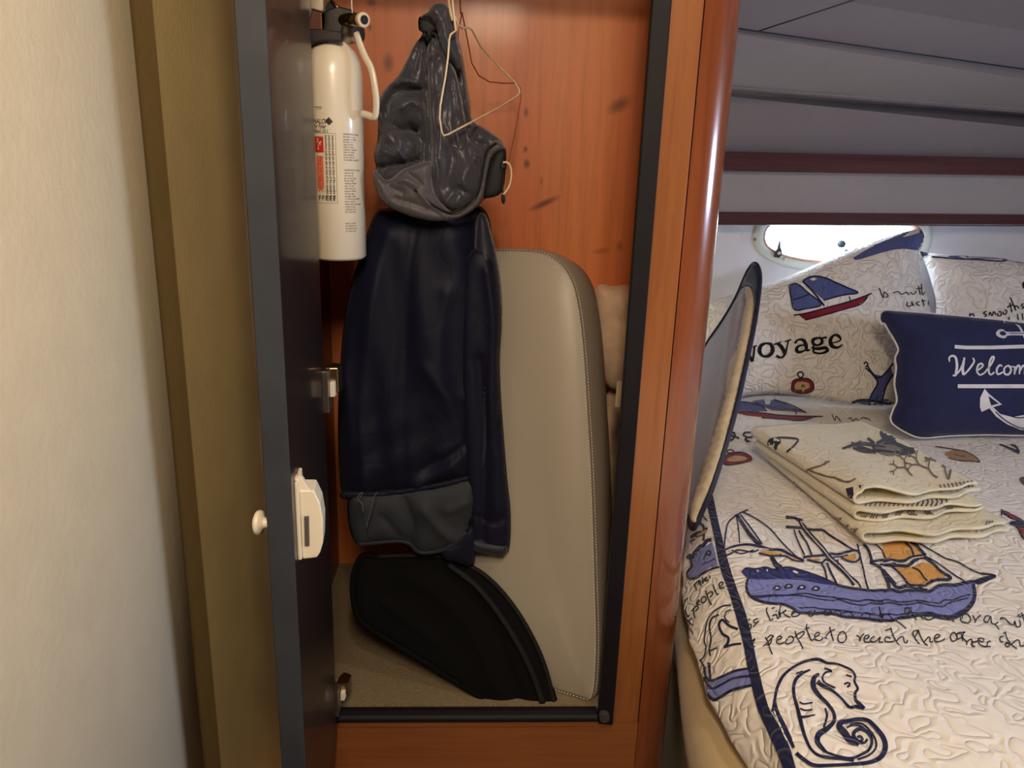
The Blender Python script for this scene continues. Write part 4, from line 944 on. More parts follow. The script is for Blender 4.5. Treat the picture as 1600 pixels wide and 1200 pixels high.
# ship hull
hull = tE([(215, 35), (400, 40), (550, 30), (700, 45), (850, 55), (1000, 90), (1130, 115), (1300, 140), (1450, 160), (1600, 155)])+tD([(170, 705), (480, 695), (580, 645), (750, 630), (940, 600), (960, 740), (900, 860), (750, 970), (620, 980), (480, 930), (300, 960), (100, 1000)])+tE([(1500, 470), (1300, 440), (1050, 400), (850, 400), (700, 380), (600, 320), (400, 290), (250, 245), (190, 180), (180, 100)])
P.fill(hull, 'q_blue')
P.fill(tG([(368, 430), (395, 405), (440, 412), (500, 400)])+tC([(80, 588), (140, 605), (200, 600), (300, 595), (400, 620), (550, 655), (620, 690), (710, 742), (560, 725), (400, 692), (200, 682), (80, 690), (0, 688)])+tG([(420, 470), (395, 458)]), 'q_darkblue', off=.0010)
NV = 'q_navy'
for l, w in [
    (tG([(372, 428), (398, 408), (450, 412), (510, 402), (560, 415), (640, 402), (700, 415), (780, 440), (860, 470), (930, 505)]), 2.2),
    (tE([(200, 20), (178, 80), (180, 150), (215, 215), (300, 262), (420, 290), (560, 300), (660, 345), (720, 385), (860, 395), (1040, 395), (1200, 430), (1360, 445), (1500, 460), (1600, 480)]), 3.4),
    (tF([(0, 460), (120, 470), (230, 470), (300, 445), (400, 435), (520, 410), (620, 405), (720, 430), (840, 440), (930, 400), (1010, 350), (1070, 270), (1085, 180), (1070, 90)]), (3.4, 4, 7, 4)),
    (tC([(700, 738), (800, 760), (900, 775), (1000, 785), (1100, 780), (1200, 785)]), 3.4),
    (tD([(0, 700), (80, 680), (170, 705), (250, 690), (360, 690), (480, 700), (560, 650), (640, 632), (750, 635), (850, 610), (950, 600), (1000, 610), (1160, 545)]), (4, 4, 4.5, 3.6)),
    (tD([(950, 600), (1060, 560), (1165, 545), (1120, 525), (1010, 512)]), (4, 2.4)),
    (tD([(1010, 512), (900, 465), (810, 410), (740, 380), (650, 355), (560, 305), (430, 230), (310, 160), (260, 140)]), 1.8),
    (tD([(430, 330), (560, 400), (720, 515), (850, 595)]), 1.8),
    (tE([(215, 215), (330, 215), (450, 205), (580, 208), (700, 195), (780, 187), (880, 205), (930, 215), (1060, 225), (1140, 240), (1200, 245), (1330, 270), (1420, 255), (1500, 260), (1600, 275)]), 1.9),
    (tE([(250, 235), (400, 222), (560, 212), (720, 210), (860, 232), (920, 245), (1060, 262), (1150, 255), (1250, 290), (1390, 312), (1470, 290), (1600, 300)]), 1.5),
    (tF([(0, 258), (80, 270), (180, 252), (270, 275), (390, 275), (480, 262), (550, 268), (640, 285), (720, 288), (770, 258), (860, 255), (950, 220), (1040, 200)]), 1.9),
    (tF([(0, 285), (80, 300), (200, 285), (310, 305), (430, 300), (510, 285), (620, 310), (750, 325), (810, 290), (910, 262), (1020, 235)]), 1.7),
    # wavy second lower line along the keel
    (tE([(720, 340), (870, 335), (960, 350), (1120, 360), (1280, 380), (1400, 395), (1520, 400)]), 1.6),
    (tF([(0, 405), (80, 415), (180, 400), (280, 412), (400, 392), (520, 390), (620, 385), (700, 410)]), 1.6),
    # masts and rigging, stern mast
    (tG([(345, 100), (400, 185), (440, 235), (480, 275)]), (4.2, 5.5)), (tG([(362, 92), (430, 180), (490, 265)]), 2.0),
    (tG([(340, 100), (352, 180), (358, 260)]), 1.6), (tG([(350, 90), (300, 130), (280, 180), (268, 290)]), 2.0), (tG([(330, 100), (370, 80), (408, 65)]), 1.8),
    (tG([(378, 78), (460, 120), (540, 180), (600, 250), (680, 330), (720, 360)]), 1.8),
    (tG([(262, 305), (320, 280), (400, 268), (470, 278), (540, 298), (600, 300), (660, 330), (735, 362)]), (2, 3.6, 2.8)), (tG([(265, 340), (310, 320), (350, 300), (430, 312), (470, 300)]), 2.0),
    (tG([(310, 300), (370, 322), (440, 300)]), 1.6),
    (tG([(470, 318), (540, 335), (620, 335), (680, 362), (735, 368)]), 2.2),
    (tG([(545, 340), (570, 385), (600, 410)]), (5, 8)),
    # middle mast
    (tC([(260, 158), (335, 165), (405, 185)]), (4.5, 3, 2)), (tC([(262, 240), (345, 245), (400, 250), (480, 265), (570, 268), (640, 315), (730, 370), (800, 415), (850, 440)]), (3.4, 3, 1.8)),
    (tC([(330, 160), (375, 190), (400, 240), (450, 310), (540, 400), (600, 480), (650, 540), (730, 610), (800, 680), (840, 740)]), (3, 3.4, 3, 3.6)),
    (tC([(375, 185), (420, 230), (480, 305), (570, 400), (640, 490), (720, 560), (800, 650), (870, 710), (900, 760)]), 2.0),
    (tC([(330, 262), (350, 330), (380, 400), (420, 480)]), 2.0), (tC([(370, 270), (400, 320), (440, 380), (480, 480)]), 2.4),
    (tC([(410, 500), (480, 490), (560, 485), (640, 470), (700, 475), (760, 460), (840, 440)]), 3.2), (tC([(440, 520), (520, 540), (570, 545), (600, 520), (640, 530)]), 2.6),
    (tC([(560, 545), (590, 600), (605, 660), (610, 690)]), 2.6), (tC([(610, 545), (640, 620), (680, 700), (700, 745)]), 2.8),
    (tC([(700, 520), (705, 560), (700, 600)]), 2.2), (tC([(660, 500), (720, 495), (790, 480)]), 1.6),
    (tC([(730, 500), (790, 530), (850, 540), (890, 505), (880, 450), (830, 440)]), 2.6),
    (tC([(870, 385), (885, 450), (900, 520), (920, 600), (940, 700), (965, 775)]), 2.2),
    (tC([(920, 385), (960, 430), (985, 500), (990, 525)]), 3.6), (tC([(1020, 385), (1080, 440), (1110, 510)]), 1.8),
    (tC([(975, 540), (1060, 525), (1140, 520), (1200, 528)]), 3), (tC([(975, 545), (1060, 580), (1090, 640), (1120, 700), (1145, 770)]), 3), (tC([(1000, 555), (1080, 600), (1130, 650), (1200, 730)]), 2.6),
    (tC([(1060, 560), (1130, 560), (1200, 550)]), 2.2),
    # bow sails
    (tD([(0, 400), (80, 380), (160, 385), (220, 380), (300, 345), (420, 325)]), (3, 4, 4)), (tD([(0, 425), (80, 430), (180, 430), (260, 430), (330, 375), (420, 345), (520, 410)]), (2, 4, 4.5, 3)),
    (tD([(250, 150), (330, 210), (390, 270), (440, 325)]), 4.0), (tD([(210, 165), (250, 210), (290, 250), (315, 325)]), 2.6), (tD([(0, 300), (20, 350)]), 2),
    (tD([(520, 405), (600, 490), (690, 545), (690, 575), (600, 575), (520, 590), (460, 620), (440, 640), (360, 635), (270, 630), (220, 570), (160, 500), (80, 430)]), (3, 4, 4, 2.4, 3, 2)),
    (tD([(300, 450), (370, 480), (420, 550), (460, 590)]), 2.0),
    (tD([(0, 480), (40, 560), (60, 660)]), 4.4), (tD([(10, 490), (80, 590), (150, 660), (250, 630)]), (2.4, 4, 3)),
    (tD([(150, 680), (260, 655), (360, 670), (460, 680)]), 1.8), (tD([(360, 640), (420, 680)]), 2.6),
]: P.line(l, w, NV)
for l in (tD([(0, 195), (210, 165), (260, 225), (300, 320), (225, 360), (120, 375), (15, 360), (0, 300)]), tD([(215, 165), (255, 160), (330, 220), (390, 310), (330, 330), (290, 250)]),
          tD([(80, 432), (290, 445), (370, 490), (450, 600), (440, 630), (270, 628), (180, 520)]), tD([(295, 445), (400, 395), (500, 410), (580, 480), (650, 545), (470, 585), (390, 490)]),
          tG([(475, 300), (550, 310), (610, 318), (600, 330), (500, 325)]), tG([(640, 342), (700, 352), (720, 368), (660, 365)]), tG([(765, 348), (830, 350), (830, 362), (775, 368)]),
          tC([(740, 500), (800, 480), (850, 460), (862, 500), (840, 530), (790, 520)])):
    P.fill(l, 'q_orange')
P.line(tG([(262, 322), (320, 296), (380, 285), (450, 290), (530, 300)]), 1.3, 'q_quilt_white', off=.0018)
P.line(tC([(385, 195), (430, 270), (520, 375), (590, 450), (650, 525), (740, 600), (820, 690), (850, 730)]), 1.1, 'q_quilt_white', off=.0018)
P.line(tD([(0, 412), (90, 392), (160, 410), (220, 408), (300, 360), (420, 340)]), 1.5, 'q_quilt_white', off=.0018)
for cx_, cy_ in ((185, 760), (285, 745), (395, 755), (515, 765)):
    P.line(tC([(cx_-32, cy_+10), (cx_-5, cy_-14), (cx_+28, cy_-4), (cx_+20, cy_+14), (cx_-20, cy_+16)]), 2.0, NV, closed=True)
    P.fill(tC([(cx_-14, cy_+6), (cx_-2, cy_-7), (cx_+14, cy_+4), (cx_+4, cy_+10)]), 'q_quilt_white', off=.0017)
for cx_, cy_, s_ in ((20, 620, 10), (100, 615, 9), (335, 625, 22), (350, 632, 18)):
    P.fill(tC([(cx_-s_, cy_-6), (cx_, cy_-12), (cx_+s_, cy_+2), (cx_, cy_+10)]), 'q_quilt_white', off=.0017)
# handwriting
IK = 'q_ink'; HW = 1.9
for l in [
    tE([(190, 515), (225, 520), (220, 565)]), tE([(195, 468), (215, 462)]), tE([(245, 545), (285, 500), (305, 485), (265, 500), (250, 480), (280, 458), (295, 455)]),
    tE([(390, 340), (385, 380), (410, 440), (425, 475), (455, 455)]), tE([(435, 350), (470, 340)]), tE([(445, 425), (485, 415), (500, 455), (515, 435), (510, 380)]), tE([(480, 380), (490, 370)]),
    tE([(530, 320), (520, 370), (530, 440)]), tE([(525, 410), (590, 365), (560, 400), (600, 430), (630, 442)]), tE([(640, 410), (680, 390), (690, 370), (655, 385), (650, 430), (700, 430), (740, 400)]),
    tE([(850, 375), (820, 385), (830, 425), (870, 420), (885, 365), (890, 410), (930, 405)]), tE([(1010, 365), (980, 385), (1000, 420), (1050, 410), (1060, 380), (1030, 368)]), tE([(1090, 420), (1100, 375), (1150, 380), (1160, 430)]), tE([(1170, 400), (1230, 385), (1270, 400), (1290, 440)]),
    tE([(1370, 430), (1400, 400), (1450, 400), (1460, 450)]), tE([(1560, 330), (1570, 400), (1590, 450), (1600, 400)]), tF([(85, 330), (110, 410), (130, 440)]), tF([(90, 440), (180, 410), (230, 460), (300, 500), (370, 560)]),
    tF([(350, 350), (400, 345), (400, 410), (360, 405), (360, 350)]), tF([(420, 335), (430, 400), (480, 470)]), tF([(520, 430), (560, 460)]), tF([(570, 430), (610, 425), (590, 405), (560, 430), (600, 470), (680, 440)]),
    tF([(820, 430), (870, 490)]), tF([(930, 410), (940, 470), (960, 490), (1020, 500), (1040, 450), (1000, 405), (960, 420), (955, 460)]), tF([(1060, 420), (1090, 470), (1085, 500), (1110, 450), (1150, 420)]),
    tF([(1240, 430), (1200, 430), (1180, 480), (1220, 490), (1250, 430), (1260, 500), (1300, 520), (1340, 570)]), tF([(1290, 520), (1330, 490)]), tF([(1350, 450), (1400, 455), (1440, 500), (1490, 520), (1500, 480), (1520, 540), (1560, 530), (1550, 470)]), tF([(1370, 440), (1350, 470)]), tF([(1530, 430), (1555, 410)]), tF([(1570, 390), (1590, 440), (1610, 500)]), tF([(1545, 440), (1600, 415)]),
    # second line
    tE([(370, 650), (400, 700), (420, 770), (445, 830)]), tE([(350, 745), (400, 700), (440, 655), (455, 640), (425, 630), (385, 665)]), tE([(440, 670), (420, 720), (385, 735)]),
    tE([(495, 680), (540, 660), (530, 640), (500, 650), (490, 700), (520, 720), (570, 705)]), tE([(600, 665), (580, 700), (600, 720), (650, 700), (665, 660), (640, 640), (605, 655)]), tE([(650, 655), (665, 650)]),
    tE([(680, 585), (700, 650), (740, 720), (765, 770)]), tE([(675, 650), (720, 610), (770, 590), (770, 620), (720, 665)]), tE([(805, 510), (800, 560), (830, 640), (850, 680), (880, 670)]), tE([(780, 565), (830, 550)]),
    tE([(890, 650), (935, 620), (920, 600), (890, 620), (890, 670), (940, 685), (975, 655)]), tE([(985, 650), (1015, 665)]), tE([(1040, 545), (1060, 620), (1080, 690)]), tE([(1000, 640), (1050, 590), (1095, 570)]),
    tE([(1150, 600), (1125, 650), (1140, 700), (1190, 700), (1215, 650), (1190, 595), (1140, 605)]), tE([(1320, 630), (1350, 650), (1355, 690), (1370, 640), (1400, 615)]), tE([(1410, 670), (1450, 650), (1440, 630), (1410, 640), (1400, 690), (1440, 705), (1480, 690)]),
    tF([(40, 640), (0, 670), (10, 700), (60, 690), (100, 650), (90, 700), (130, 700)]), tF([(210, 660), (160, 650), (150, 690), (200, 700), (250, 690)]), tF([(210, 550), (230, 620), (270, 700), (300, 730)]), tF([(155, 580), (215, 560)]),
    tF([(270, 690), (310, 650), (340, 650), (350, 700), (380, 705), (380, 680)]), tF([(510, 720), (460, 660), (440, 600), (480, 580), (490, 600), (460, 650)]), tF([(495, 570), (520, 640), (560, 710), (595, 735)]), tF([(560, 700), (600, 650), (620, 660), (620, 700), (650, 690)]),
    tF([(660, 670), (720, 640), (700, 620), (670, 640), (670, 690), (720, 695), (775, 665)]), tF([(850, 615), (830, 640), (850, 690), (890, 680), (900, 640), (870, 600), (840, 615)]), tF([(900, 610), (940, 600), (950, 650), (960, 690)]), tF([(970, 600), (960, 650), (1000, 700), (1000, 730)]), tF([(890, 620), (980, 595), (960, 610)]), tF([(905, 670), (960, 650)]),
    tF([(1000, 700), (1050, 670), (1060, 740), (1090, 745)]), tF([(1060, 700), (1110, 690), (1130, 660), (1180, 670), (1160, 700), (1130, 680), (1130, 720), (1180, 745), (1210, 740), (1220, 700), (1250, 690)]), tF([(1180, 750), (1250, 745)]),
    tF([(1390, 640), (1350, 650), (1350, 690), (1380, 700)]), tF([(1440, 710), (1400, 720), (1420, 750), (1450, 730), (1410, 700)]), tF([(1400, 590), (1420, 660), (1470, 730), (1525, 770)]), tF([(1380, 610), (1410, 600)]), tF([(1470, 720), (1520, 680), (1550, 690), (1560, 740), (1610, 735)]),
    # fragments left of the binding
    tG([(98, 500), (112, 540)]), tG([(95, 512), (125, 480), (122, 505)]), tG([(130, 478), (138, 515)]), tG([(145, 460), (150, 500)]), tG([(140, 490), (170, 462), (158, 482), (182, 478)]), tG([(185, 452), (190, 470)]),
    tG([(92, 640), (100, 690), (108, 700)]), tG([(82, 660), (110, 630), (122, 640), (105, 660)]), tG([(112, 620), (128, 602), (120, 595), (112, 618), (132, 622)]), tG([(150, 575), (138, 590), (145, 610), (165, 600), (165, 580), (150, 575)]), tG([(165, 540), (180, 590), (200, 625)]), tG([(170, 565), (195, 545), (205, 560), (188, 580)]), tG([(205, 505), (228, 560), (240, 558)]), tG([(240, 520), (262, 505), (258, 490), (242, 500), (248, 528), (272, 520)]),
    tG([(40, 600), (62, 582)]), tG([(45, 650), (60, 690), (72, 680)]), tG([(50, 700), (80, 735), (95, 740)]), tG([(62, 720), (85, 700)]), tG([(75, 760), (92, 795)]), tG([(425, 880), (450, 868)]), tG([(432, 840), (448, 822), (440, 850)]),
]: P.line(l, HW, IK, off=.0021)
# small ship stern left of the binding
P.fill(tG([(68, 340), (95, 320), (150, 280), (200, 255), (215, 310), (232, 390), (190, 400), (140, 430), (90, 465), (60, 450), (62, 420), (78, 395)]), 'q_blue')
for l, w in [(tG([(55, 350), (70, 330), (80, 350), (95, 320), (110, 300), (130, 280), (150, 270), (170, 245), (195, 240)]), 4.5), (tG([(72, 350), (80, 395), (55, 430), (65, 465), (110, 462), (150, 435), (200, 410), (240, 400)]), 2.8),
             (tG([(150, 355), (170, 310), (190, 310), (185, 330), (165, 325)]), 2.0), (tG([(140, 385), (180, 370), (215, 350)]), 1.8), (tG([(140, 90), (130, 140), (150, 165), (150, 245)]), 3), (tG([(75, 225), (110, 200), (150, 190), (170, 170)]), 3), (tG([(85, 215), (130, 215), (165, 190)]), 2), (tG([(70, 250), (100, 235)]), 2), (tG([(155, 30), (145, 90), (170, 130)]), 1.6)]: P.line(l, w, NV)
P.fill(tG([(105, 215), (150, 190), (168, 180), (160, 200), (120, 220)]), 'q_orange', off=.0016)
# seahorse fragment and ribbon left of the binding
for l, w in [(tG([(310, 625), (260, 630), (200, 670), (170, 720), (160, 780), (155, 830), (165, 870), (155, 920), (130, 950)]), 1.8), (tG([(240, 680), (200, 700), (185, 750), (195, 820), (185, 880), (190, 920)]), 2.2),
             (tG([(310, 650), (280, 665), (275, 700), (300, 725)]), 1.6), (tG([(350, 765), (300, 745), (260, 710), (240, 740), (260, 790), (295, 815), (290, 850), (270, 870)]), (3, 3.4)), (tG([(270, 872), (320, 855), (370, 850)]), 2.6), (tG([(190, 890), (230, 872)]), 1.8),
             (tG([(130, 940), (150, 975), (165, 1000)]), 2.2), (tG([(180, 960), (190, 1030), (190, 1060)]), 3)]: P.line(l, w, NV)
P.fill(tG([(158, 1030), (190, 1065), (250, 1040), (330, 1010), (410, 995), (425, 1050), (432, 1095), (380, 1105), (300, 1135), (240, 1170), (200, 1180), (165, 1140)]), 'q_blue')
for l, w in [(tG([(155, 990), (165, 1040), (195, 1065), (260, 1040), (330, 1010), (412, 995)]), 3), (tG([(158, 1060), (200, 1110), (260, 1085), (330, 1050), (420, 1040)]), 2.8), (tG([(158, 1040), (165, 1120), (205, 1175), (250, 1160), (320, 1120), (436, 1092)]), 3.6), (tG([(185, 960), (190, 1055)]), 2.8)]: P.line(l, w, NV)
# seahorse
for l, w in [
    (tB([(1350, 545), (1320, 510), (1285, 475), (1280, 420), (1300, 385), (1275, 330), (1280, 290), (1255, 245), (1200, 215), (1130, 190), (1060, 185), (1000, 158), (940, 160), (860, 185), (780, 230), (715, 290), (675, 370), (658, 440), (655, 500), (680, 590), (720, 680), (770, 780), (800, 850)]), (5, 4, 3, 3, 2.4, 4, 3, 4, 3.4, 6, 4)),
    (tB([(930, 238), (870, 265), (820, 310), (800, 370), (805, 450), (830, 540), (855, 640), (885, 750), (930, 850), (990, 905), (1080, 925), (1180, 935), (1270, 950)]), (2.2, 4.5, 4, 5, 3.4, 4, 3.4)),
    (tB([(1000, 270), (960, 300), (955, 370), (1000, 440), (1060, 500), (1110, 570), (1115, 640), (1060, 700), (1000, 740), (985, 800), (1030, 860), (1060, 885)]), (3, 7, 5, 4, 5, 8, 6, 3)),
    (tB([(985, 330), (1030, 365), (1100, 400), (1170, 460), (1235, 530), (1290, 525), (1350, 540)]), (6, 4, 3, 4, 5)),
    (tB([(1100, 250), (1050, 260), (1025, 300), (1050, 345), (1125, 380)]), 2.4), (tB([(1040, 225), (1095, 245)]), 2.4), (tB([(1195, 352), (1220, 340), (1245, 350)]), 2.2), (tB([(1225, 358), (1235, 372)]), 4.5), (tB([(1210, 278), (1255, 292)]), 2),
    (tB([(820, 268), (870, 250)]), 2), (tB([(845, 490), (880, 505), (948, 495)]), 2), (tB([(850, 540), (890, 555), (945, 550)]), 2), (tB([(850, 610), (900, 605), (968, 590)]), (5, 2.5, 1.5)),
    (tB([(1045, 540), (1060, 600), (1035, 690)]), 3),
    (tB([(1295, 765), (1320, 760), (1335, 785), (1310, 800), (1275, 770), (1270, 730), (1320, 700), (1380, 730), (1410, 790), (1390, 860), (1330, 900), (1250, 930), (1150, 915), (1060, 885)]), (3, 4, 5, 4, 3.4, 3)),
    (tB([(1310, 815), (1240, 790), (1195, 730), (1160, 690), (1165, 655), (1220, 640), (1300, 625), (1380, 635), (1440, 690), (1500, 770), (1515, 850), (1480, 920), (1400, 960), (1280, 975), (1100, 985), (960, 985), (880, 940), (820, 890)]), (7, 9, 8, 5, 5, 6, 7, 5, 4, 5, 5)),
    (tB([(1240, 660), (1330, 660), (1400, 720), (1440, 790), (1440, 850), (1390, 905), (1300, 940)]), 2.6), (tB([(1215, 690), (1270, 670), (1340, 690), (1390, 750)]), 2.4), (tB([(1245, 760), (1290, 800), (1350, 810), (1375, 780)]), 3),
    (tB([(650, 470), (640, 540), (630, 565)]), 3),
    (tB([(655, 560), (690, 620), (730, 700), (770, 790)]), 7)]:
    P.line(l, w, NV)
P.line(tB([(650, 570), (672, 630), (700, 690), (730, 760), (752, 800)]), 2.2, 'q_quilt_white', off=.0025)
for a in ((640, 565), (660, 605), (680, 650), (700, 700), (720, 745)): P.line(tB([a, (a[0]+18, a[1]-4)]), 1.2, 'q_navy', off=.0028)
# far prints: sailing boat, word, watch, bird, red boats
tH = T_(1120, 420, 4.2875); tI = T_(1460, 640, 5.4571)
P.fill(tH([(60, 940), (150, 895), (240, 895), (300, 920), (330, 955), (240, 960), (130, 950)]), 'q_sail'); P.fill(tH([(250, 885), (340, 875), (440, 895), (530, 935), (590, 965), (480, 955), (370, 950), (310, 925)]), 'q_sail')
P.fill(tH([(100, 960), (180, 950), (300, 965), (450, 985), (610, 990), (700, 992), (640, 1000), (560, 1018), (400, 1005), (200, 985)]), 'q_red')
for l in (tH([(240, 890), (300, 920), (335, 958)]), tH([(520, 940), (535, 980)]), tH([(380, 878), (500, 915), (600, 968)]), tH([(90, 965), (250, 962), (450, 985), (710, 992)]), tH([(300, 1000), (450, 1010), (560, 1020), (640, 1000)]), tH([(100, 935), (160, 893), (300, 915)])): P.line(l, 1.5, NV)
for l in (tH([(770, 975), (790, 1020), (800, 990), (830, 1025)]), tH([(880, 1010), (895, 1000), (910, 1022), (930, 1005), (950, 1022)]), tH([(960, 1010), (980, 1000), (1020, 1010), (1028, 1022)])): P.line(l, 1.4, IK)
for l, w in ((tH([(60, 1110), (110, 1100), (120, 1120), (112, 1135)]), 3), (tH([(110, 1120), (70, 1128), (60, 1148), (100, 1150), (120, 1128), (150, 1140)]), 3), (tH([(230, 1100), (190, 1100), (180, 1120), (220, 1132), (250, 1115), (235, 1095)]), 3), (tH([(240, 1098), (300, 1085), (340, 1082)]), 2.4), (tH([(200, 1135), (190, 1150), (220, 1160)]), 3), (tH([(20, 1150), (40, 1140)]), 3)): P.line(l, w, IK)
tJ = T_(1100, 360, 2.4)
P.fill(tJ([(70, 865), (90, 840), (130, 833), (165, 842), (180, 860), (160, 870), (120, 878), (80, 880)]), 'q_red', smooth=True); P.fill(tJ([(85, 862), (110, 848), (145, 848), (162, 858), (140, 866), (100, 868)]), 'q_beige', smooth=True, off=.0012)
P.line(tJ([(86, 832), (95, 824), (110, 828), (108, 836), (92, 836)]), 1.4, NV, closed=True); P.line(tJ([(70, 865), (90, 840), (130, 833), (165, 842), (180, 860), (160, 870), (120, 878), (80, 880)]), 1.2, NV, closed=True)
P.line(tI([(555, 298), (620, 325), (680, 350), (725, 372)]), (1.5, 3, 4), NV); P.line(tI([(650, 300), (690, 320), (722, 360)]), (1.5, 3), NV); P.line(tI([(680, 300), (715, 335)]), 1.5, NV)
P.fill(tI([(90, 380), (140, 350), (230, 352), (290, 385), (350, 410), (380, 450), (290, 445), (200, 435), (130, 415)]), 'q_beige', smooth=True); P.fill(tI([(90, 380), (200, 345), (270, 370), (345, 405), (330, 440), (200, 430)]), 'f_tan', smooth=True, off=.0012)
for l in (tI([(10, 318), (90, 330), (180, 345), (260, 360), (345, 402), (388, 450)]), tI([(120, 415), (220, 438), (330, 445), (390, 452)]), tI([(150, 380), (230, 400), (300, 405)])): P.line(l, 1.6, IK)
P.fill(tI([(565, 850), (620, 870), (700, 910), (764, 950), (764, 990), (690, 975), (640, 950), (565, 905)]), 'q_navy'); P.fill(tI([(700, 1000), (764, 985), (764, 1105), (735, 1075)]), 'q_red'); P.fill(tI([(590, 870), (650, 890), (740, 935), (660, 930)]), 'q_red', off=.0013); P.fill(tI([(578, 895), (640, 935), (700, 955), (640, 955), (575, 915)]), 'q_quilt_white', off=.0014)
P.line(tI([(640, 975), (700, 1000), (740, 1075), (775, 1120)]), 2.4, NV); P.fill(tI([(630, 965), (700, 960), (790, 985), (790, 1010), (700, 1005)]), 'q_navy', off=.0012)
P.fill(tI([(730, 590), (780, 580), (800, 640), (760, 640)]), 'q_red'); P.line(tI([(800, 580), (730, 592), (755, 635), (790, 650)]), 1.8, NV)
P.done()

# ================================================================== PILLOWS
def pil_plane(xb, yb, Yb, xt, yt, Yt, yaw=0):
    b = UY(xb, yb, Yb); t = UY(xt, yt, Yt); up_ = (t-b).normalized(); rt = V(math.cos(yaw), math.sin(yaw), 0)
    n = rt.cross(up_).normalized(); 
    return b, (n if n.y < 0 else -n)
p1, n1 = pil_plane(1280, 622, 2.00, 1300, 400, 2.14)
P1 = [(1085, 610), (1080, 560), (1090, 500), (1120, 468), (1180, 452), (1240, 428), (1300, 402), (1350, 382), (1400, 366), (1430, 359), (1441, 360), (1443, 372), (1440, 384), (1436, 398), (1440, 440), (1452, 480), (1456, 520), (1450, 570), (1440, 610), (1420, 626), (1380, 634), (1330, 631), (1270, 622), (1200, 618), (1140, 622)]
lp_ = blob('pillow_sham', P1, p1, n1, .070, 85, 'pillow_quilt', None, step=7, Tb=.04, power=.62,
           folds=[([(1436, 398), (1405, 430), (1400, 480)], 14, -.010), ([(1150, 600), (1190, 570), (1200, 540)], 14, -.006), ([(1210, 450), (1260, 440)], 10, .004)])
tag(lp_, 'quilted pillow printed Voyage and a sailing boat, leaning below the porthole', 'pillow')
tK = T_(1100, 200, 3.2); 
P = Print(lp_)
P.fill([(1334, 403), (1350, 393), (1375, 380), (1400, 370), (1425, 361), (1438, 360), (1442, 366), (1441, 382), (1432, 390), (1415, 389), (1395, 391), (1375, 396), (1350, 404), (1338, 407)], 'q_sail', step=3, off=.002)
for l, w in ((tK([(750, 655), (850, 620), (940, 605), (1000, 600), (1070, 605), (1092, 590)]), 2.6), (tK([(850, 590), (940, 560), (1000, 530), (1060, 515)]), 1.8), (tK([(1078, 508), (1092, 540), (1092, 590)]), 3.2), (tK([(1000, 560), (1050, 545), (1085, 560)]), 2), (tK([(870, 600), (960, 580), (1060, 590)]), 1.4)): P.line(l, w, NV)
P.fill([(1425, 361), (1437, 358), (1436, 365), (1420, 370), (1410, 372)], 'q_quilt_white', off=.003, step=3)
# sailing boat on the pillow
P.fill(tH([(488, 130), (500, 108), (540, 104), (580, 125), (620, 165), (690, 220), (700, 245), (600, 270), (545, 285), (520, 270), (500, 210)]), 'q_sail'); P.fill(tH([(575, 85), (640, 52), (720, 60), (800, 95), (880, 130), (945, 162), (860, 172), (790, 195), (715, 210), (660, 160)]), 'q_sail')
P.fill(tH([(540, 305), (640, 285), (760, 250), (900, 215), (965, 195), (1030, 168), (985, 215), (930, 255), (850, 270), (740, 305), (600, 345), (580, 335)]), 'q_red')
for l, w in ((tH([(488, 130), (498, 205), (520, 275), (600, 268), (700, 240), (610, 160), (540, 104), (490, 112), (488, 130)]), 1.6), (tH([(575, 82), (640, 52), (720, 60), (800, 95), (880, 130), (945, 162), (840, 178), (715, 212)]), 1.8), (tH([(575, 85), (640, 150), (720, 250)]), 2.2), (tH([(510, 208), (560, 195), (620, 170)]), 1.4), (tH([(515, 312), (600, 298), (740, 260), (880, 222), (1000, 180), (1035, 165)]), 1.8), (tH([(1010, 190), (960, 240), (860, 270), (740, 305), (590, 345)]), 1.4), (tH([(885, 185), (895, 215)]), 1.4)): P.line(l, w, NV)
# the word Voyage
def serif(l, w): P.line(l, w, IK, off=.0016)
serif(tH([(190, 530), (238, 622)]), (3.5, 5)); serif(tH([(238, 620), (248, 560), (252, 520)]), (3.5, 3)); serif(tH([(240, 522), (268, 516)]), 2); serif(tH([(175, 535), (215, 522)]), 2)
serif(tH([(330, 498), (295, 515), (285, 555), (310, 585), (350, 580), (372, 548), (362, 508), (330, 498)]), (3, 5.5, 6.5, 3.5, 5.5, 6.5, 5, 3))
serif(tH([(400, 500), (430, 520), (455, 565)]), (4, 6, 6)); serif(tH([(480, 478), (470, 520), (456, 570), (430, 595), (398, 582)]), (2.2, 2.6, 4, 3, 5)); serif(tH([(380, 508), (430, 490)]), 2.2); serif(tH([(455, 488), (498, 474)]), 2.2)
serif(tH([(520, 500), (545, 475), (580, 480), (595, 510), (602, 545), (622, 542)]), (4, 2.6, 5, 6.5, 4, 2.5)); serif(tH([(590, 512), (555, 515), (532, 535), (545, 558), (580, 550), (600, 535)]), (2, 3.5, 6, 3, 2.5))
serif(tH([(678, 462), (645, 475), (645, 502), (675, 512), (702, 496), (700, 470), (678, 462)]), (3, 5.5, 5, 3, 5, 4.5, 3)); serif(tH([(655, 512), (640, 530), (680, 535), (725, 530), (740, 548), (700, 566), (655, 562), (645, 545), (660, 535)]), (2, 3.5, 5, 5.5, 5, 3, 3.4, 3.6, 2)); serif(tH([(702, 466), (735, 458)]), 3)
serif(tH([(765, 500), (825, 480), (815, 452), (785, 445), (760, 475), (768, 515), (805, 528), (840, 508)]), (2, 2.4, 5, 3, 6, 6.5, 4, 1.8))
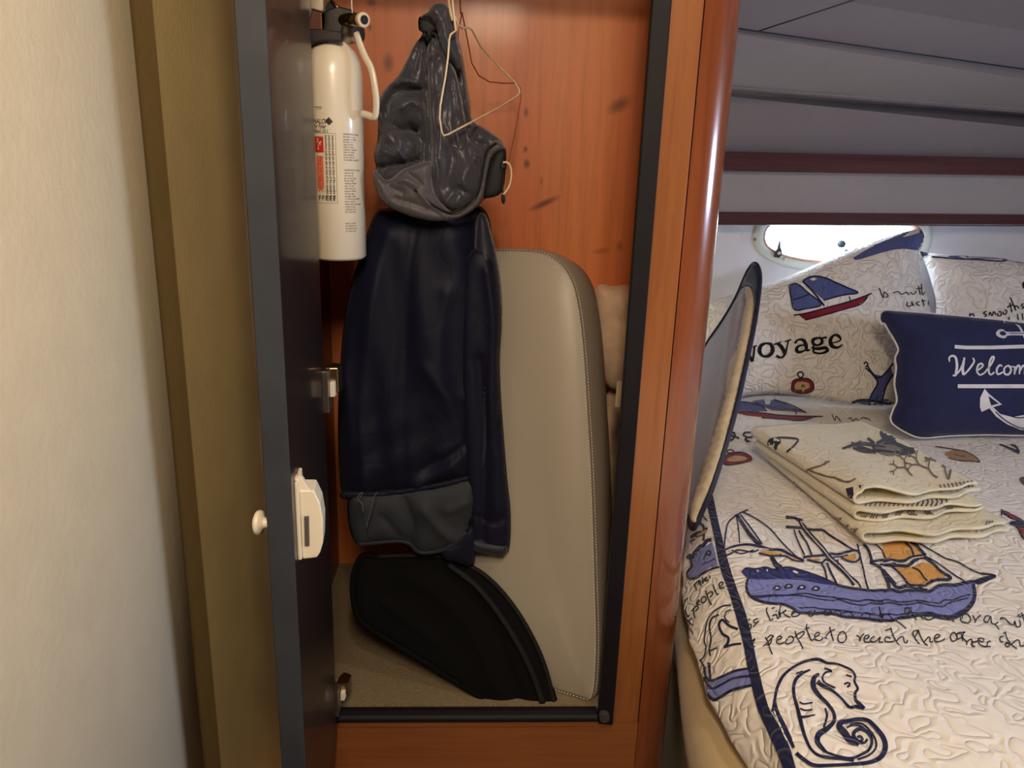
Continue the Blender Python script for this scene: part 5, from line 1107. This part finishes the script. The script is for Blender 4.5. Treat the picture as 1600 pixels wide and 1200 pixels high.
# pocket watch
P.fill(tH([(500, 790), (510, 750), (550, 735), (610, 735), (645, 765), (645, 810), (610, 828), (580, 832), (545, 830), (505, 815)]), 'q_red', smooth=True, step=4); P.fill(tH([(520, 790), (535, 760), (575, 755), (615, 765), (620, 795), (590, 808), (578, 828), (565, 808), (535, 808)]), 'q_beige', smooth=True, step=4, off=.0013)
P.line(tH([(500, 790), (510, 750), (550, 735), (610, 735), (645, 765), (645, 810), (610, 828), (580, 832), (545, 830), (505, 815)]), 1.4, NV, closed=True); P.line(tH([(540, 705), (555, 690), (575, 698), (575, 720), (555, 726)]), 1.8, NV, closed=True); P.line(tH([(575, 775), (565, 800)]), 1.4, NV); P.line(tH([(580, 775), (590, 800)]), 1.2, NV)
# anchor wheel shape, handwriting
P.fill(tJ([(610, 505), (640, 540), (665, 545), (700, 510), (708, 540), (690, 570), (670, 610), (665, 652), (620, 652), (630, 610), (650, 570), (620, 530)]), 'q_sail', step=5)
for l, w in ((tJ([(598, 500), (606, 494), (614, 502), (606, 512)]), 1.8), (tJ([(612, 508), (640, 545), (665, 548), (708, 500)]), 2.0), (tJ([(605, 515), (650, 565), (625, 620), (620, 655)]), 2.0), (tJ([(708, 540), (680, 590), (665, 655)]), 2.0), (tJ([(650, 620), (640, 655)]), 1.4), (tJ([(555, 645), (600, 635), (700, 650)]), 3)): P.line(l, w, NV)
P.fill(tJ([(560, 640), (620, 630), (690, 632), (710, 650), (600, 652)]), 'q_sail', off=.0010)
for l in (tK([(875, 800), (895, 850), (900, 820), (920, 840), (905, 848)]), tK([(945, 825), (970, 818), (985, 832), (1010, 822), (1025, 835)]), tK([(1030, 822), (1048, 832), (1060, 815)]), tK([(1070, 790), (1080, 835)]), tK([(1085, 780), (1090, 835), (1105, 815)]), tK([(1060, 805), (1098, 800)]), tK([(1120, 800), (1140, 795), (1130, 815)]),
          tK([(1015, 868), (1015, 892), (1040, 885), (1035, 868), (1048, 890)]), tK([(1075, 868), (1060, 878), (1078, 890)]), tK([(1090, 855), (1098, 890)]), tK([(1085, 868), (1105, 864)]), tK([(1118, 850), (1122, 885)]), tK([(1140, 848), (1145, 882)]), tK([(1155, 870), (1170, 862), (1175, 878), (1185, 882)]), tK([(1195, 885), (1215, 905)])): P.line(l, 1.5, IK)
P.done()

p2, n2 = pil_plane(1500, 640, 1.975, 1520, 420, 2.165, -.10)
P2 = [(1438, 393), (1450, 395), (1500, 399), (1560, 403), (1600, 410), (1700, 420), (1760, 440), (1775, 500), (1765, 600), (1700, 640), (1600, 642), (1500, 640), (1462, 630), (1462, 560), (1462, 500), (1462, 470), (1452, 430), (1443, 405)]
rp_ = blob('pillow_sham', P2, p2, n2, .066, 85, 'pillow_quilt', None, step=8, Tb=.03, power=.62, folds=[([(1445, 400), (1470, 450), (1500, 480)], 14, -.008), ([(1500, 440), (1530, 460)], 14, .005)])
tag(rp_, 'right quilted pillow with handwriting, behind the navy cushion', 'pillow')
P = Print(rp_); tL = T_(1360, 380, 3.75)
P.fill(tK([(1085, 622), (1150, 625), (1250, 628), (1350, 632), (1450, 640), (1520, 648), (1525, 660), (1490, 668), (1420, 664), (1300, 655), (1180, 642), (1090, 632)]), 'q_sail', step=4)
P.line(tK([(1085, 625), (1180, 630), (1300, 632), (1420, 640), (1525, 652)]), 2.2, NV); P.line(tK([(1140, 645), (1260, 655), (1380, 660), (1480, 668), (1520, 660)]), 1.8, NV); P.line(tK([(1480, 640), (1500, 660), (1525, 655)]), 2.4, NV)
P.fill(tL([(285, 85), (300, 80), (330, 150), (330, 168), (310, 160)]), 'q_red', step=4)
for l in (tL([(585, 410), (575, 440)]), tL([(575, 432), (600, 415), (608, 432)]), tL([(680, 400), (662, 410), (680, 422), (668, 432)]), tL([(695, 425), (700, 405), (712, 425), (722, 402), (736, 422)]), tL([(748, 410), (745, 425), (762, 425), (765, 405), (750, 402)]), tL([(780, 400), (776, 415), (792, 415), (798, 398), (785, 392)]), tL([(815, 350), (828, 405)]), tL([(800, 375), (835, 362)]), tL([(820, 318), (850, 395), (845, 370), (862, 372), (868, 385)]), tL([(895, 355), (882, 365), (898, 375), (885, 385)]), tL([(810, 432), (812, 450)]), tL([(860, 415), (866, 450)]), tL([(888, 412), (892, 450)])): P.line(l, 1.9, IK)
P.line(tL([(915, 225), (895, 235), (898, 260), (920, 270)]), 2.4, NV)
P.done()

# navy cushion
p3, n3 = pil_plane(1500, 684, 1.74, 1500, 500, 1.83)
P3 = [(1378, 506), (1375, 498), (1377, 489), (1384, 485), (1400, 486), (1440, 489), (1500, 494), (1560, 500), (1620, 507), (1700, 512), (1712, 560), (1715, 640), (1700, 678), (1600, 680), (1540, 679), (1480, 681), (1445, 684), (1425, 680), (1400, 666), (1392, 655), (1396, 640), (1402, 625), (1398, 600), (1401, 575), (1399, 560), (1404, 546), (1397, 530), (1389, 517), (1382, 505)]
nc = blob('throw_pillow', P3, p3, n3, .052, 70, 'navy_pillow', None, step=6, Tb=.03, power=.6, folds=[([(1410, 545), (1450, 550)], 6, .002), ([(1400, 620), (1440, 610)], 7, .002)])
tag(nc, 'navy cushion printed Welcome with a white anchor, standing before the quilted pillows', 'cushion')
tube('piping', spline([UP(x, y, p3, n3)+n3*-.001 for x, y in P3], 3, True), .0026, 'pillow_print', nc, 8, True)['label'] = 'white piped edge'
P = Print(nc); WP = 'pillow_print'
P.line(tL([(492, 607), (560, 612), (700, 612), (900, 606), (1200, 600)]), 5.6, WP, straight=True); P.line(tL([(510, 838), (700, 838), (900, 838), (1200, 838)]), 6.0, WP, straight=True)
def W_(l, w=(2.4, 3.4, 2.4)): P.line(tL(l), w, WP, off=.0014)
W_([(462, 695), (460, 672), (478, 660), (498, 672), (505, 720), (498, 770)], (2, 3, 3.4, 4.2, 4)); W_([(498, 772), (525, 740), (545, 690), (548, 670)], (2.6, 3.4)); W_([(545, 690), (538, 740), (545, 772)], (4, 4.4)); W_([(545, 772), (575, 740), (605, 695), (598, 672)], (2.4, 3.2, 2.4)); W_([(480, 775), (500, 776)], 2.6)
W_([(620, 750), (655, 722), (650, 706), (630, 715), (622, 750), (640, 772), (668, 758)]); W_([(668, 758), (705, 710), (722, 672), (710, 668), (696, 700), (692, 755), (705, 770), (725, 755)])
W_([(770, 722), (755, 715), (738, 740), (745, 768), (775, 755)]); W_([(800, 718), (782, 735), (785, 765), (808, 768), (822, 742), (808, 718), (800, 722)]); W_([(808, 722), (845, 725)], 2); W_([(845, 722), (842, 770)]); W_([(843, 760), (858, 722), (872, 722), (870, 768)]); W_([(870, 760), (888, 722), (902, 724), (900, 770)]); W_([(900, 768), (925, 740)], 2)
W_([(940, 750), (975, 722), (965, 708), (945, 720), (942, 752), (962, 772), (990, 755)])
P.fill(tL([(668, 852), (690, 880), (770, 945), (700, 965), (650, 988), (640, 960), (642, 905)]), WP, off=.001); P.fill(tL([(690, 895), (750, 940), (705, 950)]), 'navy_pillow', off=.0018)
P.fill(tL([(695, 965), (712, 955), (760, 1000), (830, 1018), (900, 1005), (1000, 995), (1100, 990), (1100, 1080), (1000, 1095), (880, 1092), (800, 1060), (735, 1015)]), WP, off=.001)
P.line(tL([(730, 985), (780, 1030), (840, 1065), (900, 1085), (1000, 1090)]), 1.6, 'navy_pillow', off=.0018)
P.line(tL([(820, 1012), (870, 1022), (940, 1012)]), 1.6, 'navy_pillow', off=.0018)
P.fill(tL([(735, 525), (750, 508), (775, 506), (800, 520), (900, 522), (900, 540), (810, 542), (785, 558), (755, 552), (738, 540)]), WP, smooth=True, off=.001); P.fill(tL([(755, 528), (768, 518), (788, 524), (790, 538), (768, 542)]), 'navy_pillow', smooth=True, off=.0018, step=4)
P.line(tL([(815, 530), (900, 531)]), 1.3, 'navy_pillow', off=.0018)
P.line(tL([(780, 464), (820, 458), (870, 490), (905, 560)]), 3.2, WP, off=.0012); P.line(tL([(800, 456), (860, 450), (920, 470), (960, 540)]), 2.6, WP, off=.0012); P.line(tL([(850, 470), (885, 482)]), 3, 'navy_pillow', off=.0018)
P.done()
for ob in (lp_, rp_, nc): pass

# ================================================================== FOLDED QUILTS
def folded(x0y, u, L, Wd, z0, th, sheets, label, seed, wob=.004, taper=0.0, sag=None):
    """A quilt folded in half: the fold is along the left edge, the open ends face the viewer and the right.
    x0y: back-left corner, u: direction of the fold toward the viewer."""
    rnd = random.Random(seed); u = Vector(u).normalized(); w = Vector((-u.y, u.x, 0))
    if w.x < 0: w = -w
    x0 = Vector((x0y[0], x0y[1], 0)); NL = 46; NW = 40
    ph = [rnd.uniform(0, 6) for _ in range(8)]
    R_h = th/2; t = sheets
    def mid(s, which, k):      # centre surface of lower/upper leaf at distance k across (0..1)
        lo = z0+t/2; hi = z0+th-t/2
        return lo if which == 0 else hi
    rows = []
    for i in range(NL+1):
        s = i/NL; row_o = []; row_i = []
        wave = lambda k, a: wob*(math.sin(s*7+k*5+ph[a])*.5+math.sin(s*3+k*9+ph[a+1])*.5)*(.3+.7*s)
        Wl = Wd*(1-taper*s)
        lowp, upp = [], []
        prof = []
        rr = (th-t)/2; zc = z0+th/2
        for j in range(NW, 0, -1): k = j/NW; prof.append((rr+k*(Wl-rr), z0+t/2+max(0, .6*wave(k, 0))*k*.4, 0, -1))
        for j in range(9): a = -math.pi/2-math.pi*j/8; prof.append((rr+rr*math.cos(a), zc+rr*math.sin(a)*1.0, math.cos(a), math.sin(a)))
        for j in range(1, NW+1):
            k = j/NW; lift = wave(k, 2)
            if sag: lift += sag(s, k)
            prof.append((rr+k*(Wl*.97-rr), max(z0+t*1.55, z0+th-t/2+lift-.25*th*k*k*s), 0, 1))
        m = len(prof)
        outer, inner = [], []
        for q in range(m):
            a, z, nx, nz = prof[q]
            pa = prof[max(0, q-1)]; pb = prof[min(m-1, q+1)]
            tx, tz = pb[0]-pa[0], pb[1]-pa[1]; ll = math.hypot(tx, tz) or 1; ox, oz = -tz/ll, tx/ll
            if ox*nx+oz*nz < 0: ox, oz = -ox, -oz
            edge = .006*math.sin(a*60+ph[5])*s*s
            base = x0+u*(s*L+edge+.012*math.sin(a*14+ph[6])*s**4)
            outer.append(base+w*(a+ox*t*.46)+V(0, 0, z+oz*t*.46)); inner.append(base+w*(a-ox*t*.46)+V(0, 0, z-oz*t*.46))
        rows.append(outer+inner[::-1])
    m = len(rows[0]); vs = [p for r in rows for p in r]; fs = []
    for i in range(NL):
        for k in range(m): fs.append((i*m+k, i*m+(k+1) % m, (i+1)*m+(k+1) % m, (i+1)*m+k))
    h = m//2
    for r in (0, NL):
        for k in range(h-1): fs.append((r*m+k, r*m+k+1, r*m+m-2-k, r*m+m-1-k))
    o = fixn(pmesh('folded_quilt', vs, fs, 'f_white')); tag(o, label, 'quilt', 'folded quilts on the bed')
    # rolled binding along the open front edge
    fr = rows[-1][:h]; bi = rows[-1][h:][::-1]; line_ = [(a+b)/2 for a, b in zip(fr, bi)]
    tube('binding', line_, t*.60, 'binding', o, 8)
    rg = [(r[h-1]+r[h])/2 for r in rows]; tube('binding', rg, t*.58, 'binding', o, 8)
    rg = [(r[0]+r[-1])/2 for r in rows]; tube('binding', rg, t*.58, 'binding', o, 8)
    return o
bl, bf = UZ(1186, 712, .722), UZ(1343, 846, .722)
u_ = bf-bl
f1 = folded((bl.x, bl.y), u_, u_.length, .30, .7235, .024, .0055, 'lowest of the three folded coral print quilts stacked on the bed', 3, .004)
bl, bf = UZ(1180, 700, .75), UZ(1334, 812, .75); u_ = bf-bl
f2 = folded((bl.x, bl.y), u_, u_.length, .275, .7505, .022, .005, 'middle folded coral print quilt of the stack on the bed', 5, .003)
bl, bf = UZ(1173, 684, .775), UZ(1335, 790, .775); u_ = bf-bl
f3 = folded((bl.x, bl.y), u_, u_.length*.98, .285, .7755, .026, .005, 'topmost folded quilt of the stack, printed with navy shells and coral', 8, .008)
for o_, seed in ((f3, 1), (f2, 2), (f1, 3)):
    P = Print(o_); tM = T_(1150, 640, 3.5556)
    if o_ is f3:
        P.fill(tM([(185, 165), (230, 155), (250, 180), (230, 215), (270, 250), (285, 290), (240, 270), (200, 230), (175, 195)]), 'f_ink', smooth=True, step=5)
        for a in ((215, 190), (240, 200), (262, 208), (285, 215)): P.line(tM([a, (a[0]-8, a[1]+28)]), 2.0, 'f_white', off=.0016)
        P.line(tM([(230, 158), (300, 160), (345, 170), (320, 205), (280, 240)]), 2.0, 'f_ink')
        for l in (tM([(350, 395), (385, 360), (400, 335), (450, 320), (480, 310), (520, 288)]), tM([(400, 330), (440, 350), (500, 370), (560, 385), (620, 405), (665, 385)]), tM([(385, 350), (400, 400), (440, 440), (520, 470)]), tM([(480, 310), (500, 300), (495, 290)]), tM([(540, 375), (590, 400), (640, 400)])): P.line(l, 1.5, 'f_coral')
        for l in (tM([(590, 220), (650, 200), (700, 190), (760, 200), (830, 210)]), tM([(640, 185), (700, 215), (760, 230)]), tM([(730, 160), (760, 190), (770, 250)]), tM([(650, 215), (720, 235), (800, 230), (880, 240)]), tM([(760, 85), (820, 95), (860, 90), (900, 120)]), tM([(870, 100), (840, 130), (900, 150), (960, 170)]), tM([(690, 175), (680, 225)]), tM([(820, 190), (880, 190), (960, 220), (1020, 215)]), tM([(780, 190), (830, 170), (890, 180)])): P.line(l, (2, 4, 1.5), 'f_ink')
        P.fill(tM([(800, 120), (850, 100), (900, 120), (890, 160), (850, 185), (810, 160)]), 'f_ink', smooth=True, step=4); P.fill(tM([(770, 195), (830, 185), (900, 200), (930, 230), (860, 260), (790, 240)]), 'f_grey', smooth=True, step=4); P.fill(tM([(880, 215), (940, 210), (1000, 235), (950, 255), (900, 250)]), 'f_ink', smooth=True, step=4)
        R2 = random.Random(5)
        def branch(x, y, a, ln, d):
            pts = [(x, y)]
            for _ in range(3):
                a += R2.uniform(-.3, .3); x += math.cos(a)*ln/3; y += math.sin(a)*ln/3; pts.append((x, y))
            P.line(tM(pts), 1.5 if d > 1 else 1.1, 'f_coral')
            if d > 0: branch(x, y, a+R2.uniform(.3, .7), ln*.72, d-1); branch(x, y, a-R2.uniform(.3, .7), ln*.72, d-1)
        branch(1180, 390, -2.1, 70, 4); branch(1120, 380, -2.6, 75, 4); branch(1180, 380, -1.1, 45, 3); branch(980, 370, -2.7, 60, 3)
        P.line(tM([(1180, 390), (1190, 320), (1140, 250), (1050, 205)]), 2.2, 'f_coral')
        for l in (tM([(420, 360), (455, 440), (500, 490), (560, 520)]), tM([(300, 350), (350, 365)]), tM([(310, 365), (360, 350)]), tM([(330, 340), (335, 375)])): P.line(l, 1.2, 'f_coral')
        P.fill(tM([(610, 440), (650, 430), (660, 500), (625, 490)]), 'f_ink', step=4); P.fill(tM([(680, 420), (740, 425), (720, 445), (690, 440)]), 'f_ink', step=4)
        for i in range(9): P.line(tM([(1130+i*22, 420-i*3), (1140+i*22, 440-i*3), (1135+i*22, 458-i*3)]), 1.5, 'f_coral')
    else:
        R2 = random.Random(seed)
        xs0 = [(440, 470, 1), (500, 520, 1), (560, 560, 1), (700, 590, .8), (760, 585, .8), (820, 580, .7), (900, 570, .7), (970, 560, .6), (1060, 555, .6), (1180, 545, .6), (400, 520, 1), (640, 660, 1), (600, 640, 1), (1400, 620, .6), (330, 440, .8)] if o_ is f2 else [(600, 640, 1), (620, 680, 1), (650, 660, 1), (560, 600, 1), (480, 570, 1), (400, 520, 1), (1400, 620, .6), (340, 470, .8), (300, 400, .7)]
        for x, y, s_ in xs0:
            for k in range(3): P.line(tM([(x+k*14, y), (x+k*14-12+R2.uniform(-6, 6), y+26*s_), (x+k*14+8, y+52*s_)]), 1.3, 'f_coral')
        if o_ is f2:
            for x in range(720, 1180, 26): P.line(tM([(x, 495+R2.uniform(-8, 8)), (x+8, 515), (x-4, 540)]), 1.6, 'f_coral' if x < 1000 else 'f_ink')
        P.fill(tM([(355, 470), (385, 480), (440, 560), (480, 600), (430, 590), (370, 520)]), 'f_grey', step=5)
        P.fill(tM([(130, 285), (170, 290), (200, 315), (170, 320)]), 'f_grey', step=5)
        P.fill(tM([(1310, 540), (1350, 530), (1370, 550), (1330, 558)]), 'f_grey', step=4)
    P.done()

# ================================================================== PALE FOLDING SHADE beside the bed
fsd = empty('folding_screen', (.36, 1.2, .72), 'grey-lavender oval folding shade with navy rim standing between the wooden post and bed', 'shade')
fa = UY(1088, 812, 1.17); fb = UY(1180, 412, 1.60)
vd = V(-.10, .70, -.62); nf = (fb-fa).cross(vd).normalized()
if nf.dot(CAM-fa) < 0: nf = -nf
so = [(1180, 411), (1187, 424), (1187, 448), (1180, 500), (1168, 560), (1150, 640), (1130, 710), (1112, 765), (1094, 806), (1084, 826), (1078, 820), (1070, 780), (1062, 720), (1065, 650), (1080, 590), (1103, 540), (1130, 500), (1150, 466), (1168, 425)]
sps = [(p.x, p.y) for p in spline(so, 4, True)]
blob('shade_fabric', so, fa, nf, .004, 12, 'lavender', fsd, step=5, folds=[([(1150, 480), (1135, 600), (1110, 740)], 5, .006), ([(1165, 470), (1150, 560), (1125, 680)], 3, .005)])
tube('rim', [UP(x, y, fa, nf) for x, y in sps], (.0045, .003), 'navy_trim', fsd, 8, True, flat=nf)['label'] = 'navy bound rim'
blob('navy_tip', [(1170, 424), (1178, 414), (1186, 424), (1187, 450), (1182, 490), (1178, 470), (1174, 452), (1168, 447), (1158, 452), (1150, 466), (1160, 446)], fa+nf*.004, nf, .003, 5, 'navy_trim', fsd, step=3.5)
blob('cloth_fold', [(1166, 446), (1174, 452), (1177, 472), (1172, 510), (1162, 560), (1146, 630), (1128, 700), (1110, 755), (1092, 798), (1084, 818), (1080, 800), (1088, 770), (1098, 735), (1112, 690), (1128, 640), (1136, 600), (1140, 570), (1152, 545), (1160, 510), (1166, 480), (1165, 460)], fa+nf*.006, nf, .008, 8, 'cream_cloth', fsd, step=4,
     folds=[([(1170, 480), (1158, 560), (1140, 630), (1110, 730), (1090, 795)], 2.5, .007), ([(1166, 510), (1150, 580), (1125, 670), (1098, 760)], 2, -.006)])
